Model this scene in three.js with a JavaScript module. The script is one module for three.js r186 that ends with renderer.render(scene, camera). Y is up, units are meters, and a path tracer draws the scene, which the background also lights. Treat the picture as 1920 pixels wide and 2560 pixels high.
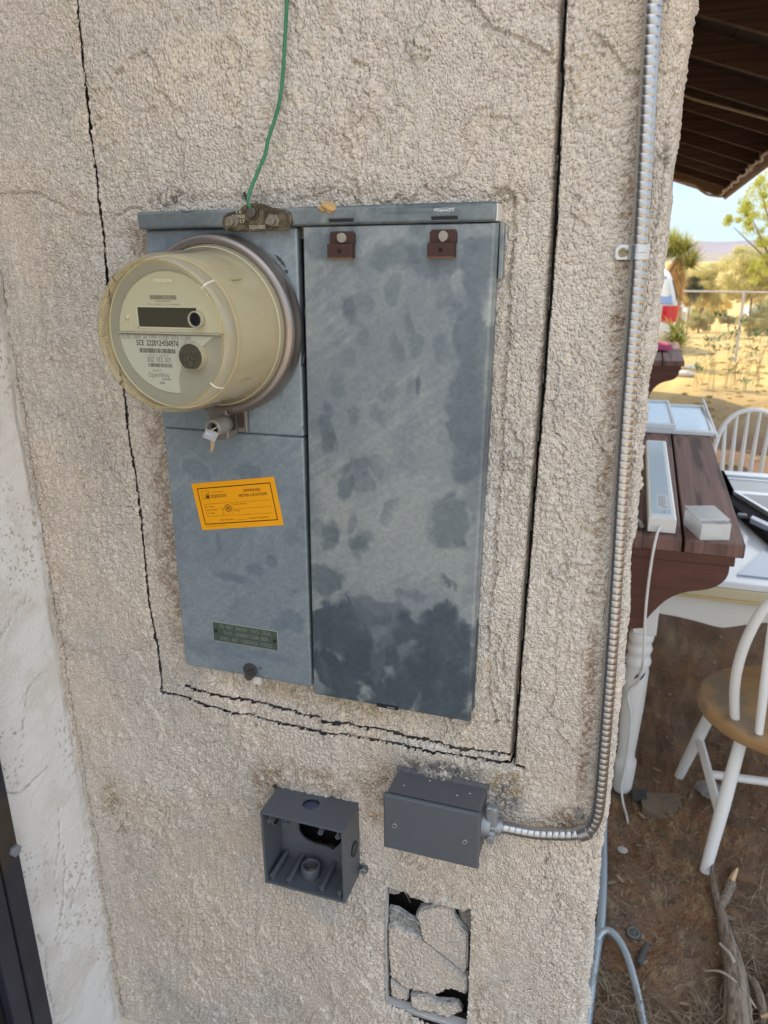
import * as THREE from 'three';
import { RoundedBoxGeometry } from 'three/addons/geometries/RoundedBoxGeometry.js';
import { mergeGeometries } from 'three/addons/utils/BufferGeometryUtils.js';

// ------------------------------------------------------------------ camera, sky, sun, exposure
const scene = new THREE.Scene();
const D2R = Math.PI / 180;
const camera = new THREE.PerspectiveCamera(68.07, 0.75, 0.02, 6000);
camera.rotation.set(-18.496 * D2R, 18.603 * D2R, -0.431 * D2R, 'YXZ');
camera.position.set(0, 1.62, 0.77);
camera.focus = 0.84; camera.userData.fStop = 11;
const renderer = new THREE.WebGLRenderer();
renderer.toneMapping = THREE.LinearToneMapping;
renderer.toneMappingExposure = 1.95;
renderer.shadowMap.enabled = true;
const SUN_TRAVEL = [0.92, -1.43, 0.38];              // the sun stands high behind the house, to the left
const sun = new THREE.DirectionalLight(0xffedd0, 3.1);
sun.position.set(-SUN_TRAVEL[0] * 20, -SUN_TRAVEL[1] * 20, -SUN_TRAVEL[2] * 20 - 6);
sun.target.position.set(0, 0, -6);
sun.castShadow = true; sun.shadow.mapSize.set(4096, 4096);
Object.assign(sun.shadow.camera, { left: -25, right: 25, top: 25, bottom: -25, near: 1, far: 90 });
scene.add(sun, sun.target);

// ------------------------------------------------------------------ noise
const fl = Math.floor;
function h2(x, y) { let n = Math.imul(x, 374761393) + Math.imul(y, 668265263) | 0; n = Math.imul(n ^ (n >>> 13), 1274126177); n ^= n >>> 16; return (n >>> 0) / 4294967296; }
function vn(x, y) { const ix = fl(x), iy = fl(y), fx = x - ix, fy = y - iy, u = fx * fx * (3 - 2 * fx), v = fy * fy * (3 - 2 * fy); const a = h2(ix, iy), b = h2(ix + 1, iy), c = h2(ix, iy + 1), d = h2(ix + 1, iy + 1); return a + (b - a) * u + (c - a) * v + (a - b - c + d) * u * v; }
function fbm(x, y, o = 4) { let s = 0, a = 0.5, t = 0; for (let i = 0; i < o; i++) { s += a * vn(x, y); t += a; a *= 0.5; x = x * 2.03 + 17.1; y = y * 2.03 + 9.7; } return s / t; }
function worley(x, y) { const ix = fl(x), iy = fl(y); let f = 9; for (let j = -1; j <= 1; j++) for (let i = -1; i <= 1; i++) { const dx = ix + i + h2(ix + i, iy + j) - x, dy = iy + j + h2(ix + i + 57, iy + j + 131) - y, d = dx * dx + dy * dy; if (d < f) f = d; } return Math.sqrt(f); }
const clamp = (x, a = 0, b = 1) => Math.min(b, Math.max(a, x));
const sst = (a, b, x) => { const t = clamp((x - a) / (b - a)); return t * t * (3 - 2 * t); };
const mix = (a, b, t) => a + (b - a) * t;
const mix3 = (a, b, t) => [mix(a[0], b[0], t), mix(a[1], b[1], t), mix(a[2], b[2], t)];
let seed = 7; const rnd = () => { seed = (Math.imul(seed, 1664525) + 1013904223) | 0; return (seed >>> 0) / 4294967296; };
const rr = (a, b) => a + (b - a) * rnd();
const v3 = (x, y, z) => new THREE.Vector3(x, y, z);

// sky: pale hazy blue; bright cloud added high above the view to light the wall
{
  const W = 512, H = 256, d = new Float32Array(W * H * 4);
  for (let j = 0; j < H; j++) for (let i = 0; i < W; i++) {
    const el = ((j + 0.5) / H - 0.5) * Math.PI, az = (i + 0.5) / W * 2 * Math.PI, y = Math.sin(el), k = (j * W + i) * 4;
    const up = Math.max(0, y);
    let c = mix3([0.44, 0.555, 0.64], [0.24, 0.42, 0.70], Math.pow(up, 0.55));
    const cx = Math.cos(az) * Math.cos(el) / (up + 0.22), cz = Math.sin(az) * Math.cos(el) / (up + 0.22);
    const cl = sst(0.38, 0.66, fbm(cx * 1.1 + 30, cz * 1.1 + 12, 5)) * sst(0.02, 0.22, up);
    c = mix3(c, [1.22, 1.20, 1.17], cl * 0.8);
    if (y < 0) c = [0.44, 0.555, 0.64];
    d[k] = c[0]; d[k + 1] = c[1]; d[k + 2] = c[2]; d[k + 3] = 1;
  }
  const t = new THREE.DataTexture(d, W, H, THREE.RGBAFormat, THREE.FloatType);
  t.mapping = THREE.EquirectangularReflectionMapping; t.magFilter = THREE.LinearFilter; t.needsUpdate = true;
  scene.background = t; scene.environment = t;
}

// ------------------------------------------------------------------ helpers
const names = new Map();
const numbered = (n) => { const k = names.get(n) ?? 0; names.set(n, k + 1); return k ? n + '_' + String(k).padStart(3, '0') : n; };
function tag(o, label, category, group) { o.userData.label = label; o.userData.category = category; if (group) o.userData.group = group; return o; }
function thing(name, label, category, base = [0, 0, 0], group) { const g = new THREE.Group(); g.name = numbered(name); g.position.set(...base); g.userData.base = base; tag(g, label, category, group); scene.add(g); return g; }
function worldBase(o) { const b = [0, 0, 0]; for (let p = o; p; p = p.parent) { b[0] += p.position.x; b[1] += p.position.y; b[2] += p.position.z; } return b; }
// geometry is given in world coordinates and moved to the parent's own
function part(parent, name, geo, mat) {
  const g = Array.isArray(geo) ? merge(geo) : geo, b = worldBase(parent);
  g.translate(-b[0], -b[1], -b[2]);
  const m = new THREE.Mesh(g, mat); m.name = name; m.castShadow = m.receiveShadow = true; parent.add(m); return m;
}
function piece(parent, name, geo, mat) { const m = new THREE.Mesh(Array.isArray(geo) ? merge(geo) : geo, mat); m.name = name; m.castShadow = m.receiveShadow = true; parent.add(m); return m; }
function solo(name, label, category, geo, mat, base, group) { const g = Array.isArray(geo) ? merge(geo) : geo; if (base) g.translate(-base[0], -base[1], -base[2]); const m = new THREE.Mesh(g, mat); m.name = numbered(name); if (base) m.position.set(...base); m.castShadow = m.receiveShadow = true; tag(m, label, category, group); scene.add(m); return m; }
function struct(name, geo, mat) { const m = new THREE.Mesh(Array.isArray(geo) ? merge(geo) : geo, mat); m.name = name; m.receiveShadow = m.castShadow = true; m.userData.kind = 'structure'; scene.add(m); return m; }
function merge(a) {
  const wantC = a.some((g) => g.attributes.color);
  return mergeGeometries(a.map((g) => { g = g.index ? g.toNonIndexed() : g; for (const k of Object.keys(g.attributes)) if (!['position', 'normal', 'uv', ...(wantC ? ['color'] : [])].includes(k)) g.deleteAttribute(k); if (!g.attributes.uv) g.setAttribute('uv', new THREE.BufferAttribute(new Float32Array(g.attributes.position.count * 2), 2)); return g; }));
}
const box = (x0, x1, y0, y1, z0, z1, r = 0, seg = 2) => (r ? new RoundedBoxGeometry(x1 - x0, y1 - y0, z1 - z0, seg, r) : new THREE.BoxGeometry(x1 - x0, y1 - y0, z1 - z0)).translate((x0 + x1) / 2, (y0 + y1) / 2, (z0 + z1) / 2);
function cylBetween(a, b, r0, r1 = r0, seg = 12) { a = v3(...a); b = v3(...b); const L = a.distanceTo(b), g = new THREE.CylinderGeometry(r1, r0, L, seg, 1); g.translate(0, L / 2, 0); g.applyQuaternion(new THREE.Quaternion().setFromUnitVectors(v3(0, 1, 0), b.clone().sub(a).normalize())); return g.translate(a.x, a.y, a.z); }
const tube = (pts, r, n = 40, rad = 8) => new THREE.TubeGeometry(new THREE.CatmullRomCurve3(pts.map((p) => v3(...p))), n, r, rad);
// lathe about the z axis at (x, y); profile is [radius, z]
const latheZ = (x, y, prof, seg = 48) => new THREE.LatheGeometry(prof.map((p) => new THREE.Vector2(Math.max(p[0], 1e-5), p[1])), seg).rotateX(Math.PI / 2).translate(x, y, 0);
function poly(pts, z0, z1, bevel = 0, holes = []) { const s = new THREE.Shape(pts.map((p) => new THREE.Vector2(p[0], p[1]))); for (const h of holes) s.holes.push(h); return new THREE.ExtrudeGeometry(s, { depth: z1 - z0 - 2 * bevel, bevelEnabled: bevel > 0, bevelSize: bevel, bevelOffset: -bevel, bevelThickness: bevel, bevelSegments: 2, curveSegments: 24 }).translate(0, 0, z0 + bevel); }
const circlePath = (x, y, r, n = 28) => { const p = new THREE.Path(); for (let i = 0; i <= n; i++) { const a = -i / n * 2 * Math.PI; i ? p.lineTo(x + r * Math.cos(a), y + r * Math.sin(a)) : p.moveTo(x + r, y); } return p; };
const circlePts = (x, y, r, n = 32, sx = 1) => Array.from({ length: n }, (_, i) => [x + sx * r * Math.cos(i / n * 2 * Math.PI), y + r * Math.sin(i / n * 2 * Math.PI)]);
function planarUV(g, x0, x1, y0, y1, ax = 0, ay = 1) { const p = g.attributes.position, uv = new Float32Array(p.count * 2); for (let i = 0; i < p.count; i++) { uv[2 * i] = (p.getComponent(i, ax) - x0) / (x1 - x0); uv[2 * i + 1] = (p.getComponent(i, ay) - y0) / (y1 - y0); } g.setAttribute('uv', new THREE.BufferAttribute(uv, 2)); return g; }
const std = (c, rough = 0.6, metal = 0, o = {}) => new THREE.MeshStandardMaterial({ color: Array.isArray(c) ? new THREE.Color().setRGB(...c) : c, roughness: rough, metalness: metal, ...o });
const phys = (c, o = {}) => new THREE.MeshPhysicalMaterial({ color: Array.isArray(c) ? new THREE.Color().setRGB(...c) : c, ...o });
function dataTex(w, h, fn, srgb = true) { const d = new Uint8Array(w * h * 4); for (let j = 0; j < h; j++) for (let i = 0; i < w; i++) { const c = fn((i + 0.5) / w, (j + 0.5) / h), k = (j * w + i) * 4; d[k] = clamp(c[0], 0, 255); d[k + 1] = clamp(c[1], 0, 255); d[k + 2] = clamp(c[2], 0, 255); d[k + 3] = 255; } const t = new THREE.DataTexture(d, w, h); t.magFilter = t.minFilter = THREE.LinearFilter; t.wrapS = t.wrapT = THREE.RepeatWrapping; if (srgb) t.colorSpace = THREE.SRGBColorSpace; t.needsUpdate = true; return t; }
function canvasTex(w, h, draw) { const c = document.createElement('canvas'); c.width = w; c.height = h; draw(c.getContext('2d'), w, h); const t = new THREE.CanvasTexture(c); t.colorSpace = THREE.SRGBColorSpace; t.magFilter = THREE.LinearFilter; return t; }
function distPoly(x, y, P) { let best = 9; for (let i = 0; i < P.length - 1; i++) { const ax = P[i][0], ay = P[i][1], dx = P[i + 1][0] - ax, dy = P[i + 1][1] - ay, t = clamp(((x - ax) * dx + (y - ay) * dy) / (dx * dx + dy * dy)), ex = x - ax - t * dx, ey = y - ay - t * dy, d = ex * ex + ey * ey; if (d < best) best = d; } return Math.sqrt(best); }
function inPoly(x, y, P) { let c = false; for (let i = 0, j = P.length - 1; i < P.length; j = i++) if ((P[i][1] > y) !== (P[j][1] > y) && x < (P[j][0] - P[i][0]) * (y - P[i][1]) / (P[j][1] - P[i][1]) + P[i][0]) c = !c; return c; }
// a sheet of nu x nv cells; fn(i, j) gives {p:[x,y,z], c:[r,g,b]}, keep(i, j) drops cells
function sheet(nu, nv, fn, keep, color = true) {
  const P = new Float32Array((nu + 1) * (nv + 1) * 3), C = color ? new Float32Array(P.length) : null, U = new Float32Array((nu + 1) * (nv + 1) * 2), idx = [];
  for (let j = 0; j <= nv; j++) for (let i = 0; i <= nu; i++) { const k = (j * (nu + 1) + i) * 3, o = fn(i, j); P[k] = o.p[0]; P[k + 1] = o.p[1]; P[k + 2] = o.p[2]; if (o.uv) { U[k / 3 * 2] = o.uv[0]; U[k / 3 * 2 + 1] = o.uv[1]; } if (C) { C[k] = o.c[0]; C[k + 1] = o.c[1]; C[k + 2] = o.c[2]; } }
  for (let j = 0; j < nv; j++) for (let i = 0; i < nu; i++) { if (keep && !keep(i, j)) continue; const a = j * (nu + 1) + i, b = a + 1, c = a + nu + 1, d = c + 1; idx.push(a, b, d, a, d, c); }
  const g = new THREE.BufferGeometry(); g.setAttribute('position', new THREE.BufferAttribute(P, 3)); if (C) g.setAttribute('color', new THREE.BufferAttribute(C, 3)); g.setAttribute('uv', new THREE.BufferAttribute(U, 2)); g.setIndex(new THREE.BufferAttribute(new Uint32Array(idx), 1)); g.computeVertexNormals(); return g;
}
// screw head facing +z: a domed disc with a cross or slot cut through its top
function screwHead(x, y, z, r, h, kind = 'cross', turn = 0) {
  const w = r * 0.19, l = r * 0.62, c = new THREE.Path(), pts = kind === 'cross' ? [[w, w], [l, w], [l, -w], [w, -w], [w, -l], [-w, -l], [-w, -w], [-l, -w], [-l, w], [-w, w], [-w, l], [w, l]] : [[r * 0.86, w], [r * 0.86, -w], [-r * 0.86, -w], [-r * 0.86, w]];
  pts.forEach((p, i) => { const X = p[0] * Math.cos(turn) - p[1] * Math.sin(turn), Y = p[0] * Math.sin(turn) + p[1] * Math.cos(turn); i ? c.lineTo(X, Y) : c.moveTo(X, Y); }); c.closePath();
  return [poly(circlePts(0, 0, r, 24), h * 0.2, h, h * 0.18, [c]).translate(x, y, z), poly(circlePts(0, 0, r * 0.98, 24), 0, h * 0.22).translate(x, y, z)];
}
const hexHead = (x, y, z, r, h) => poly(circlePts(x, y, r, 6), z, z + h, h * 0.12);
// wound metal hose: ridges run round it as a screw thread
function hose(pts, r, amp, pitch, perTurn = 8, rad = 20, tight = 0.5) {
  const curve = new THREE.CatmullRomCurve3(pts.map((p) => v3(...p)), false, 'catmullrom', tight), L = curve.getLength(), n = Math.round(L / pitch * perTurn), fr = curve.computeFrenetFrames(n, false), P = [], idx = [];
  for (let i = 0; i <= n; i++) { const c = curve.getPointAt(i / n), N = fr.normals[i], B = fr.binormals[i]; for (let j = 0; j < rad; j++) { const a = j / rad * 2 * Math.PI, f = (((i / n * L / pitch + j / rad) % 1) + 1) % 1, q = r + amp * (f < 0.16 ? Math.abs(f / 0.08 - 1) * 0.7 : 0.7 + 0.3 * Math.sin((f - 0.16) / 0.84 * Math.PI)); P.push(c.x + q * (Math.cos(a) * N.x + Math.sin(a) * B.x), c.y + q * (Math.cos(a) * N.y + Math.sin(a) * B.y), c.z + q * (Math.cos(a) * N.z + Math.sin(a) * B.z)); } }
  for (let i = 0; i < n; i++) for (let j = 0; j < rad; j++) { const a = i * rad + j, b = i * rad + (j + 1) % rad, c = a + rad, d = b + rad; idx.push(a, b, d, a, d, c); }
  const g = new THREE.BufferGeometry(); g.setAttribute('position', new THREE.Float32BufferAttribute(P, 3)); g.setIndex(idx); g.computeVertexNormals(); return g;
}
const groundY = (z) => { const d = -z - 7.5; if (d <= 0) return 0; if (d < 7.22) return -0.0045 * d * d; if (d < 68) return -0.2346 - 0.065 * (d - 7.22); return -4.185 - 3.5 * (1 - Math.exp(-(d - 68) / 54)); };

// ------------------------------------------------------------------ ground and hills
{
  const NR = 190, NA = 420, cx = 0.3, cz = -0.85;
  const geo = sheet(NA, NR, (i, j) => {
    const a = i / NA * 2 * Math.PI, r = j === 0 ? 0 : 0.05 * Math.pow(1.0617, j - 1) * 1.0, x = cx + r * Math.cos(a), z = cz + r * Math.sin(a), y0 = groundY(z);
    const near = 1 - sst(2.5, 9, r), lump = (fbm(x * 9, z * 9, 4) - 0.5) * 0.05 * near + (fbm(x * 45 + 3, z * 45, 3) - 0.5) * 0.016 * (1 - sst(1.2, 3, r)) + (fbm(x * 1.3, z * 1.3, 3) - 0.5) * 0.06 * sst(1.5, 4, r) * (1 - sst(40, 90, r));
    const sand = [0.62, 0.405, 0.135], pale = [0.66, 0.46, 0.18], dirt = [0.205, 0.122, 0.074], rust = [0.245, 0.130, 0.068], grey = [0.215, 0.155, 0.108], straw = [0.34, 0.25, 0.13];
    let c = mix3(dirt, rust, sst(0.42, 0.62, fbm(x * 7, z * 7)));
    c = mix3(c, grey, 0.6 * sst(0.46, 0.7, fbm(x * 11 + 40, z * 11, 5)));
    c = mix3(c, [0.09, 0.06, 0.04], 0.5 * sst(0.56, 0.72, fbm(x * 55, z * 55 + 9)));
    c = mix3(c, straw, 0.6 * sst(0.6, 0.74, fbm(x * 60, z * 22 + 70, 2)) * sst(0.45, 0.6, fbm(x * 4 + 5, z * 4)));
    const far = z > 1.4 ? 1 : sst(6.8, 10.5, Math.hypot(x * 0.8, z) + (fbm(x * 1.2, z * 1.2) - 0.5) * 2.6);  // dark dirt deepens the shaded yard by colour; pale sand behind camera bounces light
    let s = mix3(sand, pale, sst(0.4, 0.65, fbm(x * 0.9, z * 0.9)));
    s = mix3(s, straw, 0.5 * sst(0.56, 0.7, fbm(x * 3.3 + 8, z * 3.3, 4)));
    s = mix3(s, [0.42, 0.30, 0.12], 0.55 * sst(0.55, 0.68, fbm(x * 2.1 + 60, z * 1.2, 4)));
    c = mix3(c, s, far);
    const n = 0.84 + 0.32 * h2(i * 7 + 3, j * 13 + 1) * (1 - 0.5 * sst(1, 5, r)) + 0.1 * (vn(x * 130, z * 130) - 0.5);
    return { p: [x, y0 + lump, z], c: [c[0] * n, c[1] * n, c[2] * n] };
  });
  planarUV(geo, 0, 0.35, 0, 0.35, 0, 2);
  const bump = dataTex(512, 512, (u, v) => { const t = fbm(Math.sin(u * 6.283) * 8 + 20, Math.cos(u * 6.283) * 8 + v * 0, 2); const g = vn(u * 128, v * 128) * 0.5 + vn(u * 256, v * 256) * 0.3 + vn(u * 48, v * 48) * 0.5 + 0 * t; return [g * 180, g * 180, g * 180]; }, false);
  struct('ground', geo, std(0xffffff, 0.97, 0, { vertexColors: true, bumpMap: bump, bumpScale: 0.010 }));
  const hill = [];
  for (const [zz, top, off, sc, cA] of [[-1500, 15, 3, 0.004, 0], [-2600, 74, 11, 0.0016, 1]]) {
    hill.push(sheet(300, 6, (i, j) => { const x = -2500 + i / 300 * 7000, h = -8 + (top * (0.35 + 0.75 * fbm(x * sc * 1.6 + off, 4.2, 5)) + 8) * j / 6, n = 0.85 + 0.3 * fbm(x * 0.02 + off, j * 0.9, 4); const c = cA ? [0.235 * n, 0.215 * n, 0.25 * n] : [0.25 * n, 0.22 * n, 0.20 * n]; return { p: [x, h, zz - 60 * j], c }; }));  // distant haze is put into the pale hill colours
  }
  struct('hills', hill, std(0xffffff, 1, 0, { vertexColors: true }));
}

{
  const pav = []; for (let i = 0; i < 6; i++) for (let j = 0; j < 6; j++) pav.push(box(-0.74 + i * 1.25, 0.50 + i * 1.25, -0.1, 0.012, 1.5 + j * 1.25, 2.74 + j * 1.25, 0.008));
  struct('bounce_slabs', pav, std([0.60, 0.545, 0.47], 0.9));  // unseen pale slabs added to bounce sunlight onto the wall
}
// ------------------------------------------------------------------ stucco
const G = {                                                          // lines in the stucco: [points, half width, depth, roughness of the edge]
  leftCut: [[[-0.5936, 1.98], [-0.5936, 1.8777], [-0.5958, 1.7175], [-0.595, 1.6039], [-0.5916, 1.4499], [-0.5886, 1.3193], [-0.5908, 1.1895], [-0.5856, 1.1215], [-0.588, 1.0495]], 0.0026, 0.003, 0.0006],
  rightCut: [[[-0.0935, 1.98], [-0.0927, 1.8301], [-0.0894, 1.6429], [-0.0923, 1.4667], [-0.0959, 1.3149], [-0.1002, 1.0611], [-0.1004, 1.0462]], 0.0026, 0.022, 0.0003],
  lowCut: [[[-0.5892, 1.0509], [-0.5484, 1.0529], [-0.49, 1.0475], [-0.4293, 1.0423], [-0.3585, 1.0395], [-0.27, 1.0425], [-0.1591, 1.0461], [-0.1073, 1.0458], [-0.0871, 1.0438]], 0.0022, 0.0040, 0.0006],
  lowCut2: [[[-0.5465, 1.0713], [-0.5182, 1.0712], [-0.46, 1.0665], [-0.3924, 1.0622], [-0.3236, 1.0579], [-0.2682, 1.0598], [-0.1528, 1.0574], [-0.1046, 1.0569]], 0.0020, 0.0035, 0.0007],
  crack: [[[-0.745, 1.697], [-0.7317, 1.6949], [-0.70, 1.695], [-0.6768, 1.6941], [-0.66, 1.686], [-0.6481, 1.6818], [-0.637, 1.674], [-0.6273, 1.6727], [-0.61, 1.669], [-0.5953, 1.6678], [-0.585, 1.6625], [-0.5768, 1.6653], [-0.5543, 1.6751], [-0.54, 1.674]], 0.0010, 0.0034, 0.0012],
  seam: [[[-0.128, 1.672], [-0.1265, 1.63], [-0.1305, 1.59], [-0.128, 1.54], [-0.131, 1.47], [-0.1295, 1.41], [-0.1335, 1.34], [-0.131, 1.29], [-0.1365, 1.22], [-0.134, 1.165], [-0.132, 1.13], [-0.124, 1.113], [-0.121, 1.098]], 0.0016, 0.0048, 0.0022],
  seam2: [[[-0.121, 1.10], [-0.129, 1.098], [-0.150, 1.097], [-0.172, 1.092], [-0.174, 1.083]], 0.0014, 0.0036, 0.0015],
  seam3: [[[-0.1125, 1.235], [-0.118, 1.19], [-0.116, 1.165], [-0.122, 1.16]], 0.0015, 0.0036, 0.002],
  topCrack: [[[-0.215, 1.90], [-0.198, 1.855], [-0.175, 1.838], [-0.155, 1.815], [-0.122, 1.80], [-0.10, 1.788]], 0.0013, 0.0034, 0.0016],
  corner: [[[-0.7515, 1.62], [-0.7500, 1.55], [-0.7525, 1.50], [-0.7490, 1.44], [-0.7480, 1.36], [-0.7455, 1.25], [-0.7470, 1.18], [-0.7430, 1.08], [-0.7440, 1.0], [-0.7405, 0.93], [-0.7425, 0.85], [-0.7400, 0.76], [-0.7430, 0.66], [-0.7410, 0.56], [-0.7425, 0.38]], 0.0011, 0.006, 0.0016],
  edgeCrack: [[[-0.062, 1.80], [-0.047, 1.785], [-0.036, 1.772], [-0.022, 1.766], [0.004, 1.77]], 0.0011, 0.0030, 0.0014],
  edgeCrack2: [[[0.006, 1.80], [0.009, 1.76], [0.002, 1.72], [0.006, 1.69], [0.002, 1.64], [0.008, 1.58]], 0.0012, 0.0032, 0.0022],
  oldPatch: [[[-0.232, 0.915], [-0.2345, 0.885], [-0.243, 0.862], [-0.262, 0.83], [-0.2655, 0.812]], 0.0013, 0.0022, 0.0008],
  swirl: [[[-0.066, 1.345], [-0.055, 1.31], [-0.063, 1.26], [-0.06, 1.20], [-0.058, 1.15]], 0.0016, 0.0022, 0.003],
};
for (const k of Object.keys(G)) { const p = G[k][0], m = G[k][1] + G[k][3] + 0.004; G[k].bb = [Math.min(...p.map((q) => q[0])) - m, Math.max(...p.map((q) => q[0])) + m, Math.min(...p.map((q) => q[1])) - m, Math.max(...p.map((q) => q[1])) + m]; }
const HOLE = [[-0.2625, 0.8123], [-0.2605, 0.8123], [-0.249, 0.8095], [-0.2395, 0.8105], [-0.2345, 0.812], [-0.225, 0.8045], [-0.205, 0.8035], [-0.19, 0.803], [-0.168, 0.806], [-0.152, 0.806], [-0.1455, 0.8126], [-0.1425, 0.8126], [-0.1425, 0.592], [-0.2, 0.591], [-0.2625, 0.5965]];
function grain(x, y) {                                               // sand-float finish, metres
  const wx = x + (vn(x * 75, y * 60) - 0.5) * 0.006, w = worley(wx * 215, y * 150), w2 = 2 * Math.abs(vn(wx * 300 + 9, y * 190) - 0.5);
  const smooth = sst(0.50, 0.66, fbm(x * 11 + 3.1, y * 9 + 7.7, 3)), m = 1 - 0.6 * smooth;
  return ((0.62 - w) * 0.0029 + (w2 - 0.5) * 0.0007) * m;
}
function stuccoZ(x, y) {
  let z = (fbm(x * 12, y * 9, 3) - 0.5) * 0.0065 + (fbm(x * 48 + 5, y * 34, 3) - 0.5) * 0.0046 * (0.35 + 1.3 * sst(0.42, 0.6, fbm(x * 7 + 90, y * 6, 2))) + grain(x, y);
  const st = sst(0.46, 0.62, fbm(x * 6 + 50, y * 4, 3));                          // dragged upright by the trowel here and there
  z += st * (fbm(x * 150 + 14 * fbm(x * 5, y * 4, 2), y * 24, 2) - 0.5) * 0.0042;
  const lay = (sc, ox, amp, reg) => { const f = fbm(x * sc + ox + 0.25 * vn(x * 130, y * 130), y * sc * 0.62 + ox * 2.1, 4); return amp * 1.6 * sst(0.4945, 0.5035, f + (vn(x * 260, y * 260) - 0.5) * 0.012) * reg; };
  const regA = sst(0.44, 0.56, fbm(x * 4 + 71, y * 3.4 + 13, 2)), regB = sst(0.46, 0.56, fbm(x * 5 + 17, y * 4 + 91, 2));
  z += lay(15, 5.3, 0.0019, regA) + lay(24, 41.7, 0.0016, regB);
  const crk = (sc, ox, reg) => { const f = fbm(x * sc + ox + 0.3 * vn(x * 110, y * 110), y * sc * 0.55 + ox * 1.7, 4) - 0.5; return (-0.0030 * sst(0.008, 0.001, Math.abs(f)) + 0.0016 * sst(0.022, 0.006, Math.abs(f - 0.012))) * reg; };
  z += crk(8.5, 3.7, sst(0.52, 0.60, fbm(x * 4.5 + 23, y * 3.6 + 51, 2))) + crk(13, 61.3, sst(0.53, 0.61, fbm(x * 5 + 77, y * 4.4 + 19, 2)));
  const rid = sst(0.06, 0.0, Math.abs(fbm(x * 22 + 80, y * 15, 3) - 0.5)) * sst(0.5, 0.62, fbm(x * 5 + 9, y * 5 + 31, 2)); z += rid * 0.0014 * (vn(x * 90, y * 90));
  for (const k in G) { const g = G[k], b = g.bb; if (x < b[0] || x > b[1] || y < b[2] || y > b[3]) continue; const d = distPoly(x, y, g[0]) + (vn(x * 300 + 7, y * 300) - 0.5) * 2 * g[3] + (vn(x * 90, y * 90 + 4) - 0.5) * g[3]; z -= g[2] * (1 - sst(g[1] * 0.8, g[1] * 1.1 + 0.0004, d)); }
  const pit = Math.hypot(x + 0.2667, y - 0.829); z -= 0.005 * (1 - sst(0.0022, 0.0042, pit));
  // the raw saw lip left of the cut-out
  return z;
}
const cStucco = [0.715, 0.632, 0.545];
function stuccoC(x, y) {
  let c = cStucco;
  const t = fbm(x * 5 + 2, y * 4.2 + 20, 4); c = mix3(c, [0.715, 0.645, 0.56], sst(0.42, 0.6, t)); 
  c = mix3(c, [0.745, 0.640, 0.52], 0.7 * sst(0.5, 0.66, fbm(x * 7 + 60, y * 6, 4)));
  c = mix3(c, [0.62, 0.57, 0.51], 0.6 * sst(0.54, 0.70, fbm(x * 9 + 11, y * 9 + 3, 4)));
  const g = 0.86 + 0.28 * vn(x * 420, y * 420) ; c = [c[0] * g, c[1] * g, c[2] * g];
  const speck = fbm(x * 230 + 5, y * 230, 2), dirty = fbm(x * 13 + 33, y * 11 + 5, 3);
  c = mix3(c, [0.16, 0.13, 0.10], 0.45 * sst(0.72, 0.82, speck) * sst(0.48, 0.64, dirty));
  const stainAndShade = (m, col, sc, lo, hi) => { if (m > 0.001) c = mix3(c, col, 0.8 * m * sst(lo - 0.04, hi + 0.10, 0.55 * fbm(x * sc + 3, y * sc + 8, 4) + 0.45 * vn(x * 480 + 3, y * 480))); };
  const el = (cx, cy, rx, ry) => 1 - sst(0.35, 1.0, Math.hypot((x - cx) / rx, (y - cy) / ry) + (fbm(x * 40, y * 40, 3) - 0.5) * 0.7);
  stainAndShade(el(-0.548, 1.30, 0.030, 0.28), [0.27, 0.185, 0.115], 90, 0.30, 0.62);      // rust wash beside the meter panel
  stainAndShade(el(-0.545, 1.62, 0.022, 0.06), [0.34, 0.22, 0.13], 110, 0.35, 0.6);
  stainAndShade(el(-0.425, 0.93, 0.035, 0.09), [0.36, 0.235, 0.14], 80, 0.32, 0.6);         // brown beside the boxes: stain, with their soft shade painted in
  stainAndShade(el(-0.272, 0.965, 0.034, 0.075), [0.38, 0.245, 0.14], 80, 0.34, 0.6);
  stainAndShade(el(-0.355, 0.966, 0.085, 0.03), [0.38, 0.28, 0.20], 80, 0.36, 0.6);
  stainAndShade(el(-0.180, 1.019, 0.068, 0.020) * 1.0, [0.065, 0.070, 0.082], 130, 0.25, 0.46);   // dark paint round the covered box
  stainAndShade(el(-0.105, 1.000, 0.026, 0.040), [0.11, 0.11, 0.115], 150, 0.34, 0.52);
  stainAndShade(el(-0.105, 1.018, 0.035, 0.022), [0.40, 0.29, 0.12], 120, 0.42, 0.6);
  stainAndShade(el(-0.0195, 1.12, 0.010, 0.16), [0.26, 0.15, 0.075], 200, 0.34, 0.54);      // rust by the conduit
  stainAndShade(el(-0.024, 1.52, 0.010, 0.40), [0.33, 0.22, 0.13], 180, 0.4, 0.6);
  stainAndShade(el(-0.035, 0.985, 0.022, 0.022), [0.24, 0.135, 0.065], 200, 0.32, 0.5);
  stainAndShade(0.6 * el(-0.34, 1.683, 0.20, 0.010), [0.15, 0.125, 0.095], 210, 0.40, 0.56);      // grime along the panel's top
  stainAndShade(el(-0.50, 1.684, 0.045, 0.015), [0.07, 0.06, 0.05], 240, 0.4, 0.56);
  stainAndShade(el(-0.13, 1.673, 0.028, 0.016), [0.20, 0.145, 0.09], 240, 0.34, 0.55);
  stainAndShade(0.6 * el(0.004, 1.70, 0.010, 0.03), [0.06, 0.055, 0.05], 260, 0.4, 0.56);
  stainAndShade(0.5 * el(-0.66, 1.60, 0.06, 0.14), [0.22, 0.185, 0.15], 260, 0.52, 0.66);
  stainAndShade(0.5 * el(-0.64, 1.42, 0.06, 0.12), [0.28, 0.20, 0.14], 240, 0.48, 0.66);
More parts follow.
